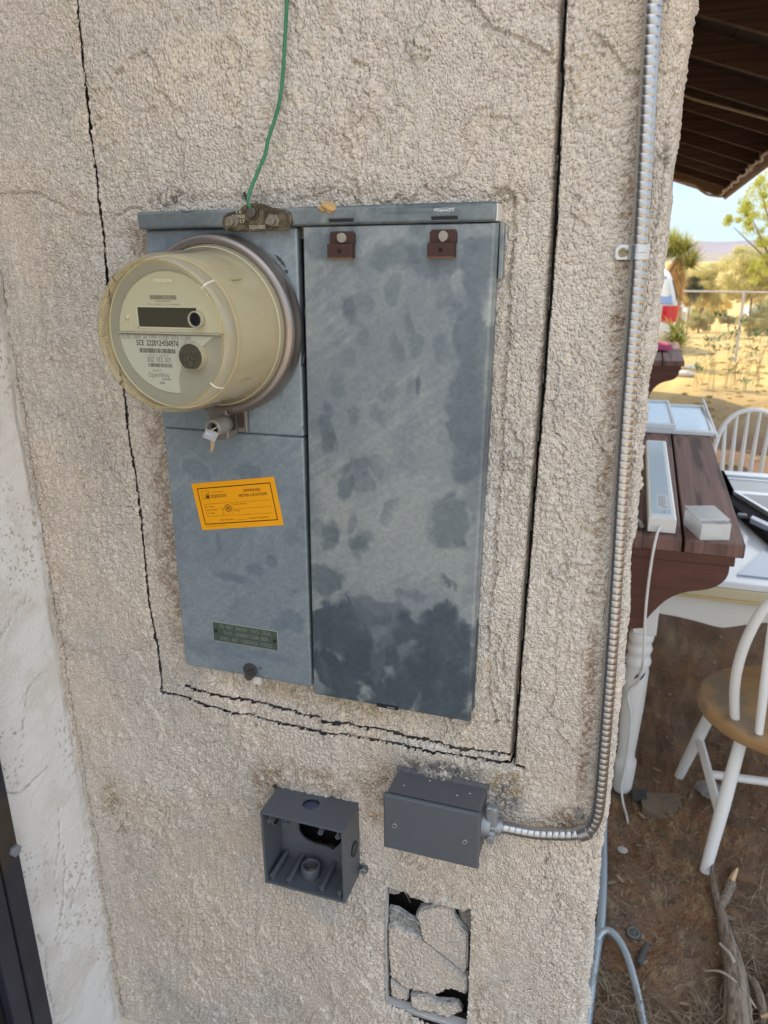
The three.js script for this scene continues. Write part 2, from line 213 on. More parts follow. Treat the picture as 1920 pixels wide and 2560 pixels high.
  stainAndShade(el(-0.69, 0.82, 0.035, 0.12), [0.33, 0.235, 0.14], 90, 0.46, 0.64);
  stainAndShade(el(-0.34, 1.095, 0.20, 0.022), [0.52, 0.42, 0.27], 120, 0.3, 0.6);
  stainAndShade(el(-0.14, 1.30, 0.012, 0.20), [0.72, 0.70, 0.66], 120, 0.35, 0.6);          // fresh mortar against the panel's right side
  stainAndShade(el(-0.205, 1.050, 0.07, 0.006), [0.66, 0.66, 0.66], 120, 0.35, 0.55);
  stainAndShade(el(-0.35, 0.74, 0.03, 0.035), [0.60, 0.58, 0.55], 60, 0.2, 0.4);
  return c;
}
function grainUV(x, y) { return [(x + 0.026 * fbm(x * 6 + 4, y * 5, 2)) / TILE, (y + 0.078 * fbm(x * 4.2 + 30, y * 4 + 8, 2)) / TILE]; }
const X0 = -0.765, X1 = 0.001, R = 0.010, Y0 = 0.38, Y1 = 1.97, DS = 0.0012;
const TILE = 0.26;
const grainTex = (() => {                                            // sand grains of 2 to 3 mm, the tile wraps round
  const N = 1024, cells = [[104, 84, 0], [178, 150, 50]], pts = cells.map(([nx, ny, o]) => ({ nx, ny, at: (ix, iy) => { ix = ((ix % nx) + nx) % nx; iy = ((iy % ny) + ny) % ny; return [h2(ix + o, iy + 7), h2(ix + o + 901, iy + 33), h2(ix + o + 77, iy + 91)]; } }));
  const F = (q, u, v) => { const x = u * q.nx, y = v * q.ny, ix = fl(x), iy = fl(y); let b = 9, id = 0; for (let j = -1; j <= 1; j++) for (let i = -1; i <= 1; i++) { const p = q.at(ix + i, iy + j), dx = ix + i + p[0] - x, dy = iy + j + p[1] - y, d = dx * dx + dy * dy * (0.7 + 0.6 * p[2]); if (d < b) { b = d; id = p[2]; } } return (1 - Math.min(1, Math.sqrt(b) * 1.15)) * (0.45 + 0.55 * id); };
  return dataTex(N, N, (u, v) => { const w = 0.004 * Math.sin(u * 6.283 * 9 + 3 * Math.sin(v * 6.283 * 5)), a = F(pts[0], u + w, v), b = F(pts[1], u, v + w), g = clamp(a * 0.9 + b * 0.35); return [g * 255, g * 255, g * 255]; }, false);
})();
const stuccoMat = std(0xffffff, 0.96, 0, { vertexColors: true, bumpMap: grainTex, bumpScale: 0.0031 });
const wall = thing('stucco_wall', 'rough tan stucco house wall carrying the electric meter panel', 'wall', [-0.37, 0, -0.04]);
{
  const nFront = Math.round((X1 - X0) / DS), nArc = 12, nSide = 40, nu = nFront + nArc + nSide, nv = Math.round((Y1 - Y0) / DS);
  const at = (i) => { if (i <= nFront) return { x: X0 + (X1 - X0) * i / nFront, z: 0, nx: 0, nz: 1, s: X0 + (X1 - X0) * i / nFront }; if (i <= nFront + nArc) { const a = (i - nFront) / nArc * Math.PI / 2; return { x: X1 + R * Math.sin(a), z: -R + R * Math.cos(a), nx: Math.sin(a), nz: Math.cos(a), s: X1 + R * a }; } const d = (i - nFront - nArc) / nSide * 0.06; return { x: X1 + R, z: -R - d, nx: 1, nz: 0, s: X1 + R * 1.5708 + d }; };
  const geo = sheet(nu, nv, (i, j) => {
    const y = Y0 + (Y1 - Y0) * j / nv, a = at(i), e = i > nFront ? 1 : sst(X1 - 0.02, X1, a.s);
    let d = stuccoZ(a.s, y) + e * ((fbm(a.s * 30, y * 22, 3) - 0.5) * 0.008 + (fbm(3.3, y * 5, 2) - 0.5) * 0.010);
    if (a.s < -0.262 && a.s > -0.272 && y > 0.60 && y < 0.813) d -= 0.004 * sst(-0.2665, -0.2625, a.s);
    if (y < 0.598 && y > 0.588 && a.s > -0.268 && a.s < -0.16) d -= 0.004 * sst(0.590, 0.597, y);
    return { p: [a.x + a.nx * d, y, a.z + a.nz * d], c: stuccoC(a.s, y), uv: grainUV(a.s, y) };
  }, (i, j) => { if (i > nFront) return true; if (Math.abs(X0 + DS * (i + 0.5) + 0.095) < 0.012 && Y0 + (Y1 - Y0) * (j + 0.5) / nv > 1.048 && distPoly(X0 + DS * (i + 0.5), Y0 + (Y1 - Y0) * (j + 0.5) / nv, G.rightCut[0]) < 0.0018) return false; { const y = Y0 + (Y1 - Y0) * (j + 0.5) / nv, x = X0 + DS * (i + 0.5); if (y > 1.035 && y < 1.076 && x > -0.591 && x < -0.086 && Math.min(distPoly(x, y, G.lowCut[0]), distPoly(x, y, G.lowCut2[0])) + (vn(x * 240, y * 240) - 0.5) * 0.0010 < 0.0019) return false; if (x < -0.58 && y > 1.05 && distPoly(x, y, G.leftCut[0]) + (vn(x * 200, y * 200) - 0.5) * 0.0010 < 0.0016) return false; if (x > -0.405 && x < -0.305 && y > 0.832 && y < 0.932) return false; } const x = X0 + DS * (i + 0.5), y = Y0 + (Y1 - Y0) * (j + 0.5) / nv; if (x < -0.27 || x > -0.138 || y > 0.82 || y < 0.58) { return !(x > -0.515 && x < -0.155 && y > 1.13 && y < 1.64); } return !inPoly(x + (vn(y * 500, 3) - 0.5) * 0.0012, y + (vn(x * 400, 8) - 0.5) * 0.002, HOLE); });
  part(wall, 'stucco_face', geo, stuccoMat);
  const plain = std([0.70, 0.62, 0.52], 0.96);
  part(wall, 'upper_wall', box(X0 - 0.1, 0.010, Y1 + 0.001, 2.62, -0.07, -0.001), plain);
  part(wall, 'lower_wall', box(X0 - 0.1, 0.010, -0.1, Y0 - 0.001, -0.07, -0.001), plain);
  // the cut-out: sawn edges of the plaster, and building paper behind
  const mortar = std([0.66, 0.65, 0.64], 0.95);
  part(wall, 'cut_edge', [box(-0.2665, -0.2622, 0.593, 0.8135, -0.017, -0.0042), box(-0.1428, -0.138, 0.592, 0.8135, -0.017, -0.003), box(-0.2622, -0.1428, 0.5865, 0.5935, -0.017, -0.0042), box(-0.2622, -0.1428, 0.811, 0.818, -0.017, -0.003)], mortar);
  part(wall, 'building_paper', [box(-0.30, -0.10, 0.55, 0.85, -0.066, -0.060), box(-0.115, -0.075, 1.03, 1.968, -0.034, -0.028)], std([0.035, 0.033, 0.032], 0.9));
  part(wall, 'groove_backing', [box(-0.60, -0.115, 1.03, 1.08, -0.010, -0.007), box(-0.602, -0.580, 1.081, 1.968, -0.016, -0.012)], std([0.15, 0.145, 0.145], 0.9));
  part(wall, 'lath_wire', [tube([[-0.247, 0.793, -0.022], [-0.2385, 0.7915, -0.018], [-0.2315, 0.775, -0.02]], 0.0005, 12, 5), tube([[-0.2385, 0.7915, -0.018], [-0.226, 0.802, -0.024]], 0.0004, 6, 5), tube([[-0.226, 0.8015, -0.03], [-0.214, 0.794, -0.03]], 0.0004, 6, 5), tube([[-0.248, 0.77, -0.04], [-0.2, 0.80, -0.045]], 0.0006, 6, 5)], std([0.42, 0.42, 0.42], 0.45, 0.8));
  const side = std([0.58, 0.51, 0.42], 0.95);
  part(wall, 'side_wall', [box(-0.02, 0.010, -0.1, 2.6, -5.62, -0.0715), box(-0.02, 0.010, -0.1, 2.6, -8.1, -6.62)], side);
}
// the house body the wall belongs to, with an unseen gap added to let a sun patch through
{
  const m = std([0.55, 0.48, 0.40], 0.95);
  const h = thing('house', 'tan house behind the meter wall and under the brown eave', 'house', [-3, 0, -4]);
  part(h, 'house_body', [box(-6, -0.021, -0.1, 2.55, -5.6, -0.0715), box(-6, -0.021, -0.1, 2.30, -8.09, -7.7)], m);
  part(h, 'shade_caster_wall', poly([[8.15, -0.4], [8.15, 2.62], [9.6, 1.48], [9.6, -0.4]], 0, 0.25).rotateY(Math.PI / 2).translate(-0.27, 0, 0), m);  // unseen wall added, its sloped top shaped to cast the yard's shade edge
}
// broken plaster lying in the cut-out
{
  const chunk = (name, label, P, zf, thick, tilt, rough, col = null) => {
    const x0 = Math.min(...P.map((p) => p[0])), x1 = Math.max(...P.map((p) => p[0])), y0 = Math.min(...P.map((p) => p[1])), y1 = Math.max(...P.map((p) => p[1])), nu = Math.ceil((x1 - x0) / 0.0013), nv = Math.ceil((y1 - y0) / 0.0013);
    const cx = (x0 + x1) / 2, cy = (y0 + y1) / 2, inside = (x, y) => inPoly(x + (vn(y * 260 + x0 * 99, 3) - 0.5) * 0.0022, y + (vn(x * 260, 8 + y0 * 77) - 0.5) * 0.0022, P);
    const F = (x, y) => zf + (rough ? (fbm(x * 90 + 4, y * 90, 4) - 0.5) * rough : grain(x + 0.31, y + 0.22) * 1.25 + (fbm(x * 60, y * 60 + 3, 3) - 0.5) * 0.002);
    const edge = (i, j) => { for (const [a, b] of [[-1, 0], [1, 0], [0, -1], [0, 1]]) if (!inside(x0 + (i + 0.5 + a) / nu * (x1 - x0), y0 + (j + 0.5 + b) / nv * (y1 - y0))) return true; return false; };
    const keep = (i, j) => inside(x0 + (i + 0.5) / nu * (x1 - x0), y0 + (j + 0.5) / nv * (y1 - y0));
    const face = sheet(nu, nv, (i, j) => { const x = x0 + i / nu * (x1 - x0), y = y0 + j / nv * (y1 - y0), c = col ? col.map((q) => q * (0.8 + 0.4 * vn(x * 300, y * 300))) : stuccoC(x + 0.9, y + 0.3); const e = [0, -1].some((a) => [0, -1].some((b) => !keep(i + a, j + b))) ? thick : 0; return { p: [x, y, F(x, y) - e * 0.9], c: e ? [0.5, 0.49, 0.475] : c, uv: [x / TILE + 0.37, y / TILE + 0.2] }; }, keep);
    const b = poly(P, zf - thick, zf - 0.0035); b.setAttribute('color', new THREE.BufferAttribute(new Float32Array(b.attributes.position.count * 3).fill(0.49), 3));
    const m = solo(name, label, 'plaster chunk', [face, b], stuccoMat, [cx, cy, zf]); m.rotation.set(tilt[0], tilt[1], 0); return m;
  };
  chunk('plaster_chunk', 'upper right chunk of broken stucco in the sawn wall hole', [[-0.2198, 0.7716], [-0.214, 0.784], [-0.197, 0.7955], [-0.1865, 0.8005], [-0.1695, 0.7998], [-0.166, 0.783], [-0.157, 0.768], [-0.1478, 0.7585], [-0.1462, 0.70], [-0.152, 0.6885], [-0.2105, 0.734], [-0.2165, 0.766]], -0.0045, 0.012, [0.02, 0.03], 0);
  chunk('plaster_chunk', 'largest cracked slab of stucco across the middle of the wall hole', [[-0.2605, 0.7359], [-0.2525, 0.7425], [-0.237, 0.7375], [-0.2117, 0.7325], [-0.152, 0.6865], [-0.1468, 0.684], [-0.1462, 0.6545], [-0.17, 0.655], [-0.1907, 0.6334], [-0.204, 0.634], [-0.229, 0.6285], [-0.237, 0.6292], [-0.2585, 0.6441], [-0.2605, 0.69]], -0.006, 0.012, [0.03, -0.02], 0);
  chunk('plaster_chunk', 'small stucco chunk in the lower left corner of the wall hole', [[-0.2579, 0.6335], [-0.247, 0.6305], [-0.2305, 0.6225], [-0.2315, 0.6045], [-0.245, 0.6035], [-0.257, 0.6075]], -0.008, 0.011, [0.05, 0.05], 0);
  chunk('plaster_chunk', 'jagged stucco chunk along the bottom edge of the wall hole', [[-0.227, 0.6215], [-0.2026, 0.6285], [-0.19, 0.6195], [-0.1588, 0.6255], [-0.152, 0.614], [-0.1721, 0.5985], [-0.19, 0.6025], [-0.2248, 0.5985]], -0.006, 0.012, [-0.05, 0.06], 0.009);
  chunk('plaster_chunk', 'grey chip of base plaster in the top left corner of the wall hole', [[-0.2615, 0.8115], [-0.2375, 0.8105], [-0.238, 0.802], [-0.246, 0.7925], [-0.2615, 0.786]], -0.012, 0.010, [0.1, 0], 0.004, [0.42, 0.39, 0.36]);
  chunk('plaster_chunk', 'grey broken base plaster at the top right corner of the wall hole', [[-0.172, 0.8085], [-0.1435, 0.809], [-0.1435, 0.75], [-0.16, 0.762]], -0.019, 0.010, [0, 0], 0.003, [0.34, 0.32, 0.29]);
  chunk('plaster_chunk', 'grey under layer of plaster exposed left of the dark gap in the wall hole', [[-0.2612, 0.76], [-0.249, 0.761], [-0.232, 0.7515], [-0.222, 0.7495], [-0.2105, 0.737], [-0.213, 0.725], [-0.2612, 0.725]], -0.0135, 0.010, [0.06, 0], 0.003, [0.36, 0.36, 0.35]);
}
// the white wall on the left, meeting the meter wall in an inner corner
const XL = -0.752;
{
  const w = thing('white_wall', 'white painted stucco wall meeting the tan wall in the left corner', 'wall', [XL - 0.1, 0, 0.4]);
  const zA = -0.004, zB = 0.30, ya = 0.36, yb = 1.75, nu = Math.round((zB - zA) / 0.0016), nv = Math.round((yb - ya) / 0.0016);
  const cr = [[[0.05, 0.86], [0.062, 0.80], [0.078, 0.765], [0.085, 0.74]], [[0.055, 0.79], [0.06, 0.75], [0.078, 0.70], [0.10, 0.66], [0.098, 0.64]], [[0.02, 0.73], [0.05, 0.70], [0.075, 0.665]], [[0.12, 1.10], [0.10, 1.16], [0.06, 1.19], [0.03, 1.185]], [[0.13, 0.70], [0.12, 0.66], [0.13, 0.60], [0.125, 0.55]], [[0.09, 1.02], [0.07, 1.07], [0.035, 1.08]], [[0.14, 0.95], [0.11, 0.93], [0.06, 0.935]]];
  const geo = sheet(nu, nv, (i, j) => {
    const z = zA + (zB - zA) * i / nu, y = ya + (yb - ya) * j / nv;
    let d = (fbm(z * 14, y * 9 + 5, 3) - 0.5) * 0.005 + (fbm(z * 40 + y * 30, y * 70, 3) - 0.5) * 0.0022, c = [0.87, 0.855, 0.825];
    const gr = sst(0.44, 0.62, fbm(z * 9 + 2, y * 6 + 3, 3)); d += gr * ((0.6 - worley(z * 300, y * 300)) * 0.0011) + (vn(z * 400, y * 400) - 0.5) * 0.0003;
    for (const q of cr) { const t = distPoly(z, y, q) + (vn(z * 200, y * 200) - 0.5) * 0.005; d -= 0.0022 * (1 - sst(0.0006, 0.0016, t)); c = mix3(c, [0.42, 0.36, 0.29], 0.7 * (1 - sst(0.0005, 0.0018, t))); }
    c = mix3(c, [0.40, 0.34, 0.27], 0.75 * sst(0.66, 0.76, fbm(z * 260, y * 260, 2)) * sst(0.44, 0.62, fbm(z * 16 + 5, y * 10, 3)));
    c = mix3(c, [0.74, 0.70, 0.63], 0.6 * sst(0.5, 0.7, fbm(z * 20 + 9, y * 16 + 40, 4)));
    const e = 1 - sst(0.002, 0.016, z); d += e * ((fbm(y * 30, 2.2, 4) - 0.5) * 0.007 + (fbm(4.1, y * 4, 2) - 0.5) * 0.014); c = mix3(c, [0.60, 0.54, 0.46], e * 0.5 * sst(0.35, 0.6, fbm(y * 60, z * 200, 2)));
    return { p: [XL + 0.004 + d, y, z], c, uv: [z / TILE, y / TILE] };
  });
  // the sheet faces the yard; its winding is turned so that normals point to +x
  const ix = geo.index.array; for (let i = 0; i < ix.length; i += 3) { const t = ix[i]; ix[i] = ix[i + 1]; ix[i + 1] = t; } geo.computeVertexNormals();
  part(w, 'white_stucco_face', geo, std(0xffffff, 0.93, 0, { vertexColors: true, bumpMap: grainTex, bumpScale: 0.0007 }));
  const plain = std([0.82, 0.80, 0.77], 0.93);
  part(w, 'wall_body', [box(-5, XL - 0.002, -0.1, 2.62, 0.0, 0.30), box(-5, XL + 0.002, -0.1, 2.62, 0.3005, 3.6), box(XL - 0.001, XL + 0.002, -0.1, ya - 0.001, 0.0, 0.30), box(XL - 0.001, XL + 0.002, yb + 0.001, 2.62, 0.0, 0.30)], plain);
}
// security door at the lower left
{
  const d = thing('security_door', 'dark steel security door frame at the lower left edge', 'door', [XL, 0, 0.6]);
  const steelMap = dataTex(256, 512, (u, v) => { const n = fbm(u * 6, v * 14, 4), k = sst(0.5, 0.66, fbm(u * 3 + 7, v * 6 + 2, 4)); const c = mix3([58, 60, 70], [74, 66, 58], k); const s = 0.86 + 0.28 * n + (h2(fl(u * 256), fl(v * 512)) > 0.995 ? 0.5 : 0); return c.map((q) => q * s); });
  const sm = std(0xffffff, 0.42, 0.35, { map: steelMap });
  const uvd = (g) => planarUV(g, 0, 0.25, 0, 0.5, 2, 1);
  part(d, 'frame_flange', uvd(box(XL + 0.004, XL + 0.031, 0.02, 2.08, 0.156, 0.1845, 0.0015)), sm);
  part(d, 'frame_jamb', uvd(box(XL + 0.004, XL + 0.0285, 0.02, 2.08, 0.1862, 0.214, 0.0015)), sm);
  part(d, 'door_stile', uvd(box(XL + 0.004, XL + 0.016, 0.03, 2.06, 0.2155, 0.232, 0.0015)), std([0.018, 0.018, 0.022], 0.5, 0.3));
  part(d, 'frame_head', uvd(box(XL + 0.004, XL + 0.030, 2.081, 2.12, 0.156, 1.12, 0.0015)), sm);
  part(d, 'far_jamb', uvd(box(XL + 0.004, XL + 0.030, 0.02, 2.08, 1.06, 1.12, 0.0015)), sm);
  const wires = [];
  for (let i = 0; i < 14; i++) wires.push(box(XL + 0.0045, XL + 0.0065, 0.35, 0.75, 0.2335 + i * 0.0035, 0.2350 + i * 0.0035));
  for (let i = 0; i < 110; i++) wires.push(box(XL + 0.0067, XL + 0.0085, 0.35 + i * 0.0036, 0.3516 + i * 0.0036, 0.2325, 0.282));
  const scr = part(d, 'mesh_screen', wires, std([0.12, 0.07, 0.055], 0.6, 0.2)); scr.userData.kind = 'stuff';
  part(d, 'door_panel', box(XL + 0.0035, XL + 0.0042, 0.03, 2.06, 0.2325, 1.06), std([0.03, 0.02, 0.018], 0.8));
  part(d, 'bolt', hexHead(0, 0, 0, 0.0082, 0.006).rotateY(Math.PI / 2).translate(XL + 0.031, 0.8865, 0.1635), std([0.33, 0.35, 0.40], 0.45, 0.6));
}

// ------------------------------------------------------------------ eave of the house, over the yard
{
  const e = thing('roof_eave', 'dark brown roof overhang with exposed rafters at the upper right', 'roof', [0.3, 2.2, -4]);
  const s = -0.342, yAt = (x) => 2.2 + s * (x - 0.645);
  const wood = dataTex(256, 256, (u, v) => { const n = fbm(u * 5, v * 50, 4); return [72, 50, 35].map((q) => q * (0.65 + 0.7 * n)); });
  const bw = std(0xffffff, 0.8, 0, { map: wood }), dark = std([0.034, 0.022, 0.015], 0.85);
  const slab = (x0, x1, t0, t1, z0, z1) => poly([[x0, yAt(x0) + t0], [x1, yAt(x1) + t0], [x1, yAt(x1) + t1], [x0, yAt(x0) + t1]], 0, z1 - z0).translate(0, 0, z0);
  const RAFT = [0.05, -0.56, -1.17, -1.78, -2.375, -2.95, -3.545, -4.16, -4.81, -5.44, -6.13, -6.74, -7.42];
  for (const z of RAFT) { const r = part(e, 'rafter', planarUV(slab(-0.45, 0.635, 0, 0.10, z - 0.038, z), 0, 1, 0, 0.3), bw); }
  // boards of the deck, each a strip along the eave
  for (let i = 0; i < 8; i++) { const x0 = -0.45 + i * 0.136, x1 = x0 + 0.133; part(e, 'deck_board', planarUV(slab(x0, x1, 0.1005, 0.12, -8.1, 0.30), 0, 1, 0, 1, 2, 0), dark); }
  part(e, 'roof_covering', slab(-0.5, 0.68, 0.1205, 0.135, -8.15, 0.32), std([0.20, 0.15, 0.11], 0.9));
  part(e, 'main_roof', [slab(-4, -0.505, 0.121, 0.20, -5.6, 0.10), slab(-4, -0.505, 0.121, 0.2, -8.15, -7.7)], std([0.20, 0.15, 0.11], 0.9));
  const trim = std([0.27, 0.175, 0.105], 0.75);
  part(e, 'fascia_board', planarUV(slab(0.636, 0.656, -0.040, 0.12, -8.13, 0.30), 0, 0.3, 0, 1), trim);
  part(e, 'barge_rafter', planarUV(slab(-0.45, 0.635, -0.030, 0.10, -8.13, -8.085), 0, 1, 0, 0.3), trim);
  // string of wire tacked along the eave, and a cable under the rafters
  const strand = []; for (let i = 0; i <= 70; i++) { const z = -8.05 + i * 0.085; strand.push([0.590 + 0.012 * Math.sin(i * 1.9) + 0.01 * (h2(i, 3) - 0.5), yAt(0.6) - 0.006 - 0.022 * Math.abs(Math.sin(i * 0.55)) - 0.012 * h2(i, 9), z]); }
  solo('eave_wire', 'pale wire hanging in small loops along the outer edge of the eave', 'wire', [tube(strand, 0.009, 260, 6), tube([[0.12, yAt(0.12) - 0.01, -8.02], [0.2, yAt(0.2) - 0.02, -8.0], [0.33, yAt(0.33) - 0.012, -8.02], [0.47, yAt(0.47) - 0.055, -8.02], [0.612, yAt(0.62) - 0.03, -8.04]], 0.013, 40, 6)], std([0.62, 0.52, 0.43], 0.6), [0.6, 2.19, -6]);
  solo('rafter_cable', 'thin tan cable slung under the brown rafters', 'cable', tube([[0.03, yAt(0.05) - 0.01, -3.79], [0.072, yAt(0.072) - 0.006, -3.765], [0.12, yAt(0.12) - 0.012, -3.75], [0.3, yAt(0.3) - 0.012, -3.72], [0.5, yAt(0.5) - 0.012, -3.685], [0.63, yAt(0.63) - 0.01, -3.66]], 0.0075, 40, 6), std([0.34, 0.27, 0.17], 0.6), [0.3, 2.3, -3.7]);
  part(e, 'trim_board', box(0.02, 0.108, yAt(0.06) - 0.42, yAt(0.108) - 0.03, -6.10, -6.06), std([0.55, 0.40, 0.22], 0.7));
  part(e, 'trim_board', box(0.02, 0.122, 2.06, 2.36, -8.08, -8.05), std([0.60, 0.45, 0.22], 0.7));
}

// ------------------------------------------------------------------ meter panel
const metalTex = (w, h, W, H, o) => dataTex(w, h, (u, v) => {
  const x = u * W + o.dx, y = v * H + o.dy;                          // metres
  const wx = x + (fbm(x * 30, y * 30, 3) - 0.5) * 0.03, wy = y + (fbm(x * 30 + 9, y * 30 + 5, 3) - 0.5) * 0.03;
  const brush = fbm((x * 0.8 + y * 0.6) * 26, (y * 0.8 - x * 0.6) * 190, 3);
  let c = mix3(o.a, o.b, sst(0.36, 0.64, 0.8 * fbm(wx * 16, wy * 9, 5) + 0.2 * brush));
  c = mix3(c, o.pale, 0.42 * sst(0.5, 0.7, 0.8 * fbm(wx * 30 + 40, wy * 14 + 3, 5) + 0.2 * brush));
  const spots = worley(wx * 34, wy * 26); c = mix3(c, o.dark, 0.34 * sst(0.38, 0.2, spots) * sst(0.46, 0.6, fbm(x * 9 + 4, y * 8 + 77, 3)));
  for (const q of o.marks ?? []) { const d = Math.hypot((u - q[0]) / q[2], (v - q[1]) / q[3]) + (fbm(wx * 20 + q[0] * 9, wy * 17 + q[1] * 7, 3) - 0.5) * 1.7 + (fbm(wx * 75 + 3, wy * 60, 3) - 0.5) * 0.8; c = mix3(c, q[5] ?? o.dark, 0.8 * q[4] * (1 - sst(0.5, 0.9, d)) * (0.75 + 0.4 * fbm(wx * 70 + q[0] * 50, wy * 34, 3))); }
  const scr = vn((x * 0.9 + y * 0.43) * 14 + 3, (y * 0.9 - x * 0.43) * 700); c = mix3(c, o.pale, 0.3 * sst(0.86, 0.95, scr) * sst(0.45, 0.6, fbm(x * 12, y * 12, 2)));
  const n = 0.94 + 0.12 * fbm(x * 300, y * 300, 2); c = c.map((q) => q * n);
  if (h2(fl(u * w) + 5, fl(v * h)) > 0.99975) c = [190, 195, 198];
  return c;
});
const doorMap = metalTex(512, 1280, 0.202, 0.541, { dx: 0.4, dy: 0.9, a: [134, 143, 149], b: [152, 160, 160], pale: [168, 174, 172], dark: [90, 101, 112], marks: [
  [0.24, 0.86, 0.10, 0.07, 0.75], [0.12, 0.60, 0.09, 0.07, 0.7], [0.33, 0.555, 0.07, 0.022, 0.55], [0.20, 0.50, 0.10, 0.045, 0.7], [0.14, 0.395, 0.08, 0.045, 0.7], [0.30, 0.385, 0.09, 0.03, 0.6], [0.90, 0.72, 0.13, 0.26, 0.75], [0.86, 0.44, 0.18, 0.06, 0.7], [0.96, 0.52, 0.08, 0.18, 0.5],
  [0.10, 0.285, 0.11, 0.05, 0.8], [0.45, 0.235, 0.30, 0.045, 0.75], [0.22, 0.16, 0.22, 0.07, 0.85], [0.56, 0.16, 0.18, 0.055, 0.7], [0.84, 0.19, 0.20, 0.07, 0.8], [0.66, 0.28, 0.20, 0.025, 0.55], [0.5, 0.05, 0.8, 0.10, 1.1, [72, 84, 94]], [0.15, 0.13, 0.32, 0.12, 1.05, [76, 88, 98]], [0.85, 0.13, 0.36, 0.14, 1.1, [73, 85, 95]], [0.5, 0.2, 0.6, 0.05, 0.6, [88, 100, 110]], [0.55, 0.94, 0.28, 0.035, 0.5], [0.1, 0.965, 0.12, 0.03, 0.5], [0.63, 0.72, 0.02, 0.035, 0.8], [0.42, 0.11, 0.05, 0.07, 0.35, [128, 138, 144]]] });
const coverMap = metalTex(512, 1280, 0.185, 0.541, { dx: 1.4, dy: 0.3, a: [141, 154, 163], b: [154, 166, 174], pale: [166, 177, 182], dark: [112, 127, 141], marks: [
  [0.62, 0.505, 0.10, 0.022, 0.6], [0.24, 0.50, 0.12, 0.028, 0.5], [0.46, 0.255, 0.17, 0.024, 0.75], [0.62, 0.285, 0.10, 0.022, 0.6], [0.74, 0.31, 0.04, 0.014, 0.7], [0.88, 0.165, 0.10, 0.03, 0.65], [0.78, 0.15, 0.08, 0.02, 0.5], [0.5, 0.065, 0.7, 0.02, 0.35], [0.36, 0.335, 0.025, 0.03, 0.6], [0.06, 0.40, 0.05, 0.02, 0.6, [150, 155, 150]], [0.86, 0.68, 0.10, 0.05, 0.6], [0.62, 0.64, 0.10, 0.03, 0.5], [0.9, 0.24, 0.05, 0.01, 0.8], [0.35, 0.945, 0.5, 0.04, 0.6], [0.8, 0.87, 0.1, 0.08, 0.4]] });
const capMap = metalTex(1024, 128, 0.388, 0.018, { dx: 3.1, dy: 2.2, a: [118, 128, 132], b: [132, 140, 142], pale: [158, 166, 166], dark: [76, 86, 94], marks: [[0.9, 0.92, 0.12, 0.16, 0.8], [0.62, 0.95, 0.15, 0.12, 0.6], [0.78, 0.55, 0.12, 0.1, 0.4], [0.16, 0.97, 0.02, 0.1, 1]] });
const galv = { roughness: 0.46, metalness: 0.38 };
const mDoor = new THREE.MeshStandardMaterial({ map: doorMap, ...galv }), mCover = new THREE.MeshStandardMaterial({ map: coverMap, ...galv }), mCap = new THREE.MeshStandardMaterial({ map: capMap, ...galv });
const panel = thing('electrical_cabinet', 'grey galvanised electric meter panel set in the tan stucco wall', 'electric panel', [-0.333, 1.38, 0]);
const lean = (g, k) => { const p = g.attributes.position; for (let i = 0; i < p.count; i++) p.setX(i, p.getX(i) + k * (p.getY(i) - 1.651)); return g; };      // shears a panel part sideways with height
const uvDoor = (g) => planarUV(g, -0.3350, -0.1380, 1.110, 1.651), uvCover = (g) => planarUV(g, -0.530, -0.345, 1.112, 1.653);
part(panel, 'enclosure', uvDoor(lean(merge([box(-0.5255, -0.1342, 1.1165, 1.652, -0.045, -0.03), box(-0.149, -0.1388, 1.1165, 1.652, -0.0299, 0.0100, 0.002), box(-0.5255, -0.513, 1.1165, 1.652, -0.0299, 0.005, 0.002), box(-0.5129, -0.1491, 1.1165, 1.122, -0.0299, 0.005)]), 0.0165)), mDoor);
part(panel, 'side_plate', uvDoor(box(-0.1386, -0.1338, 1.600, 1.6512, -0.02, 0.0098, 0.001)), mDoor);
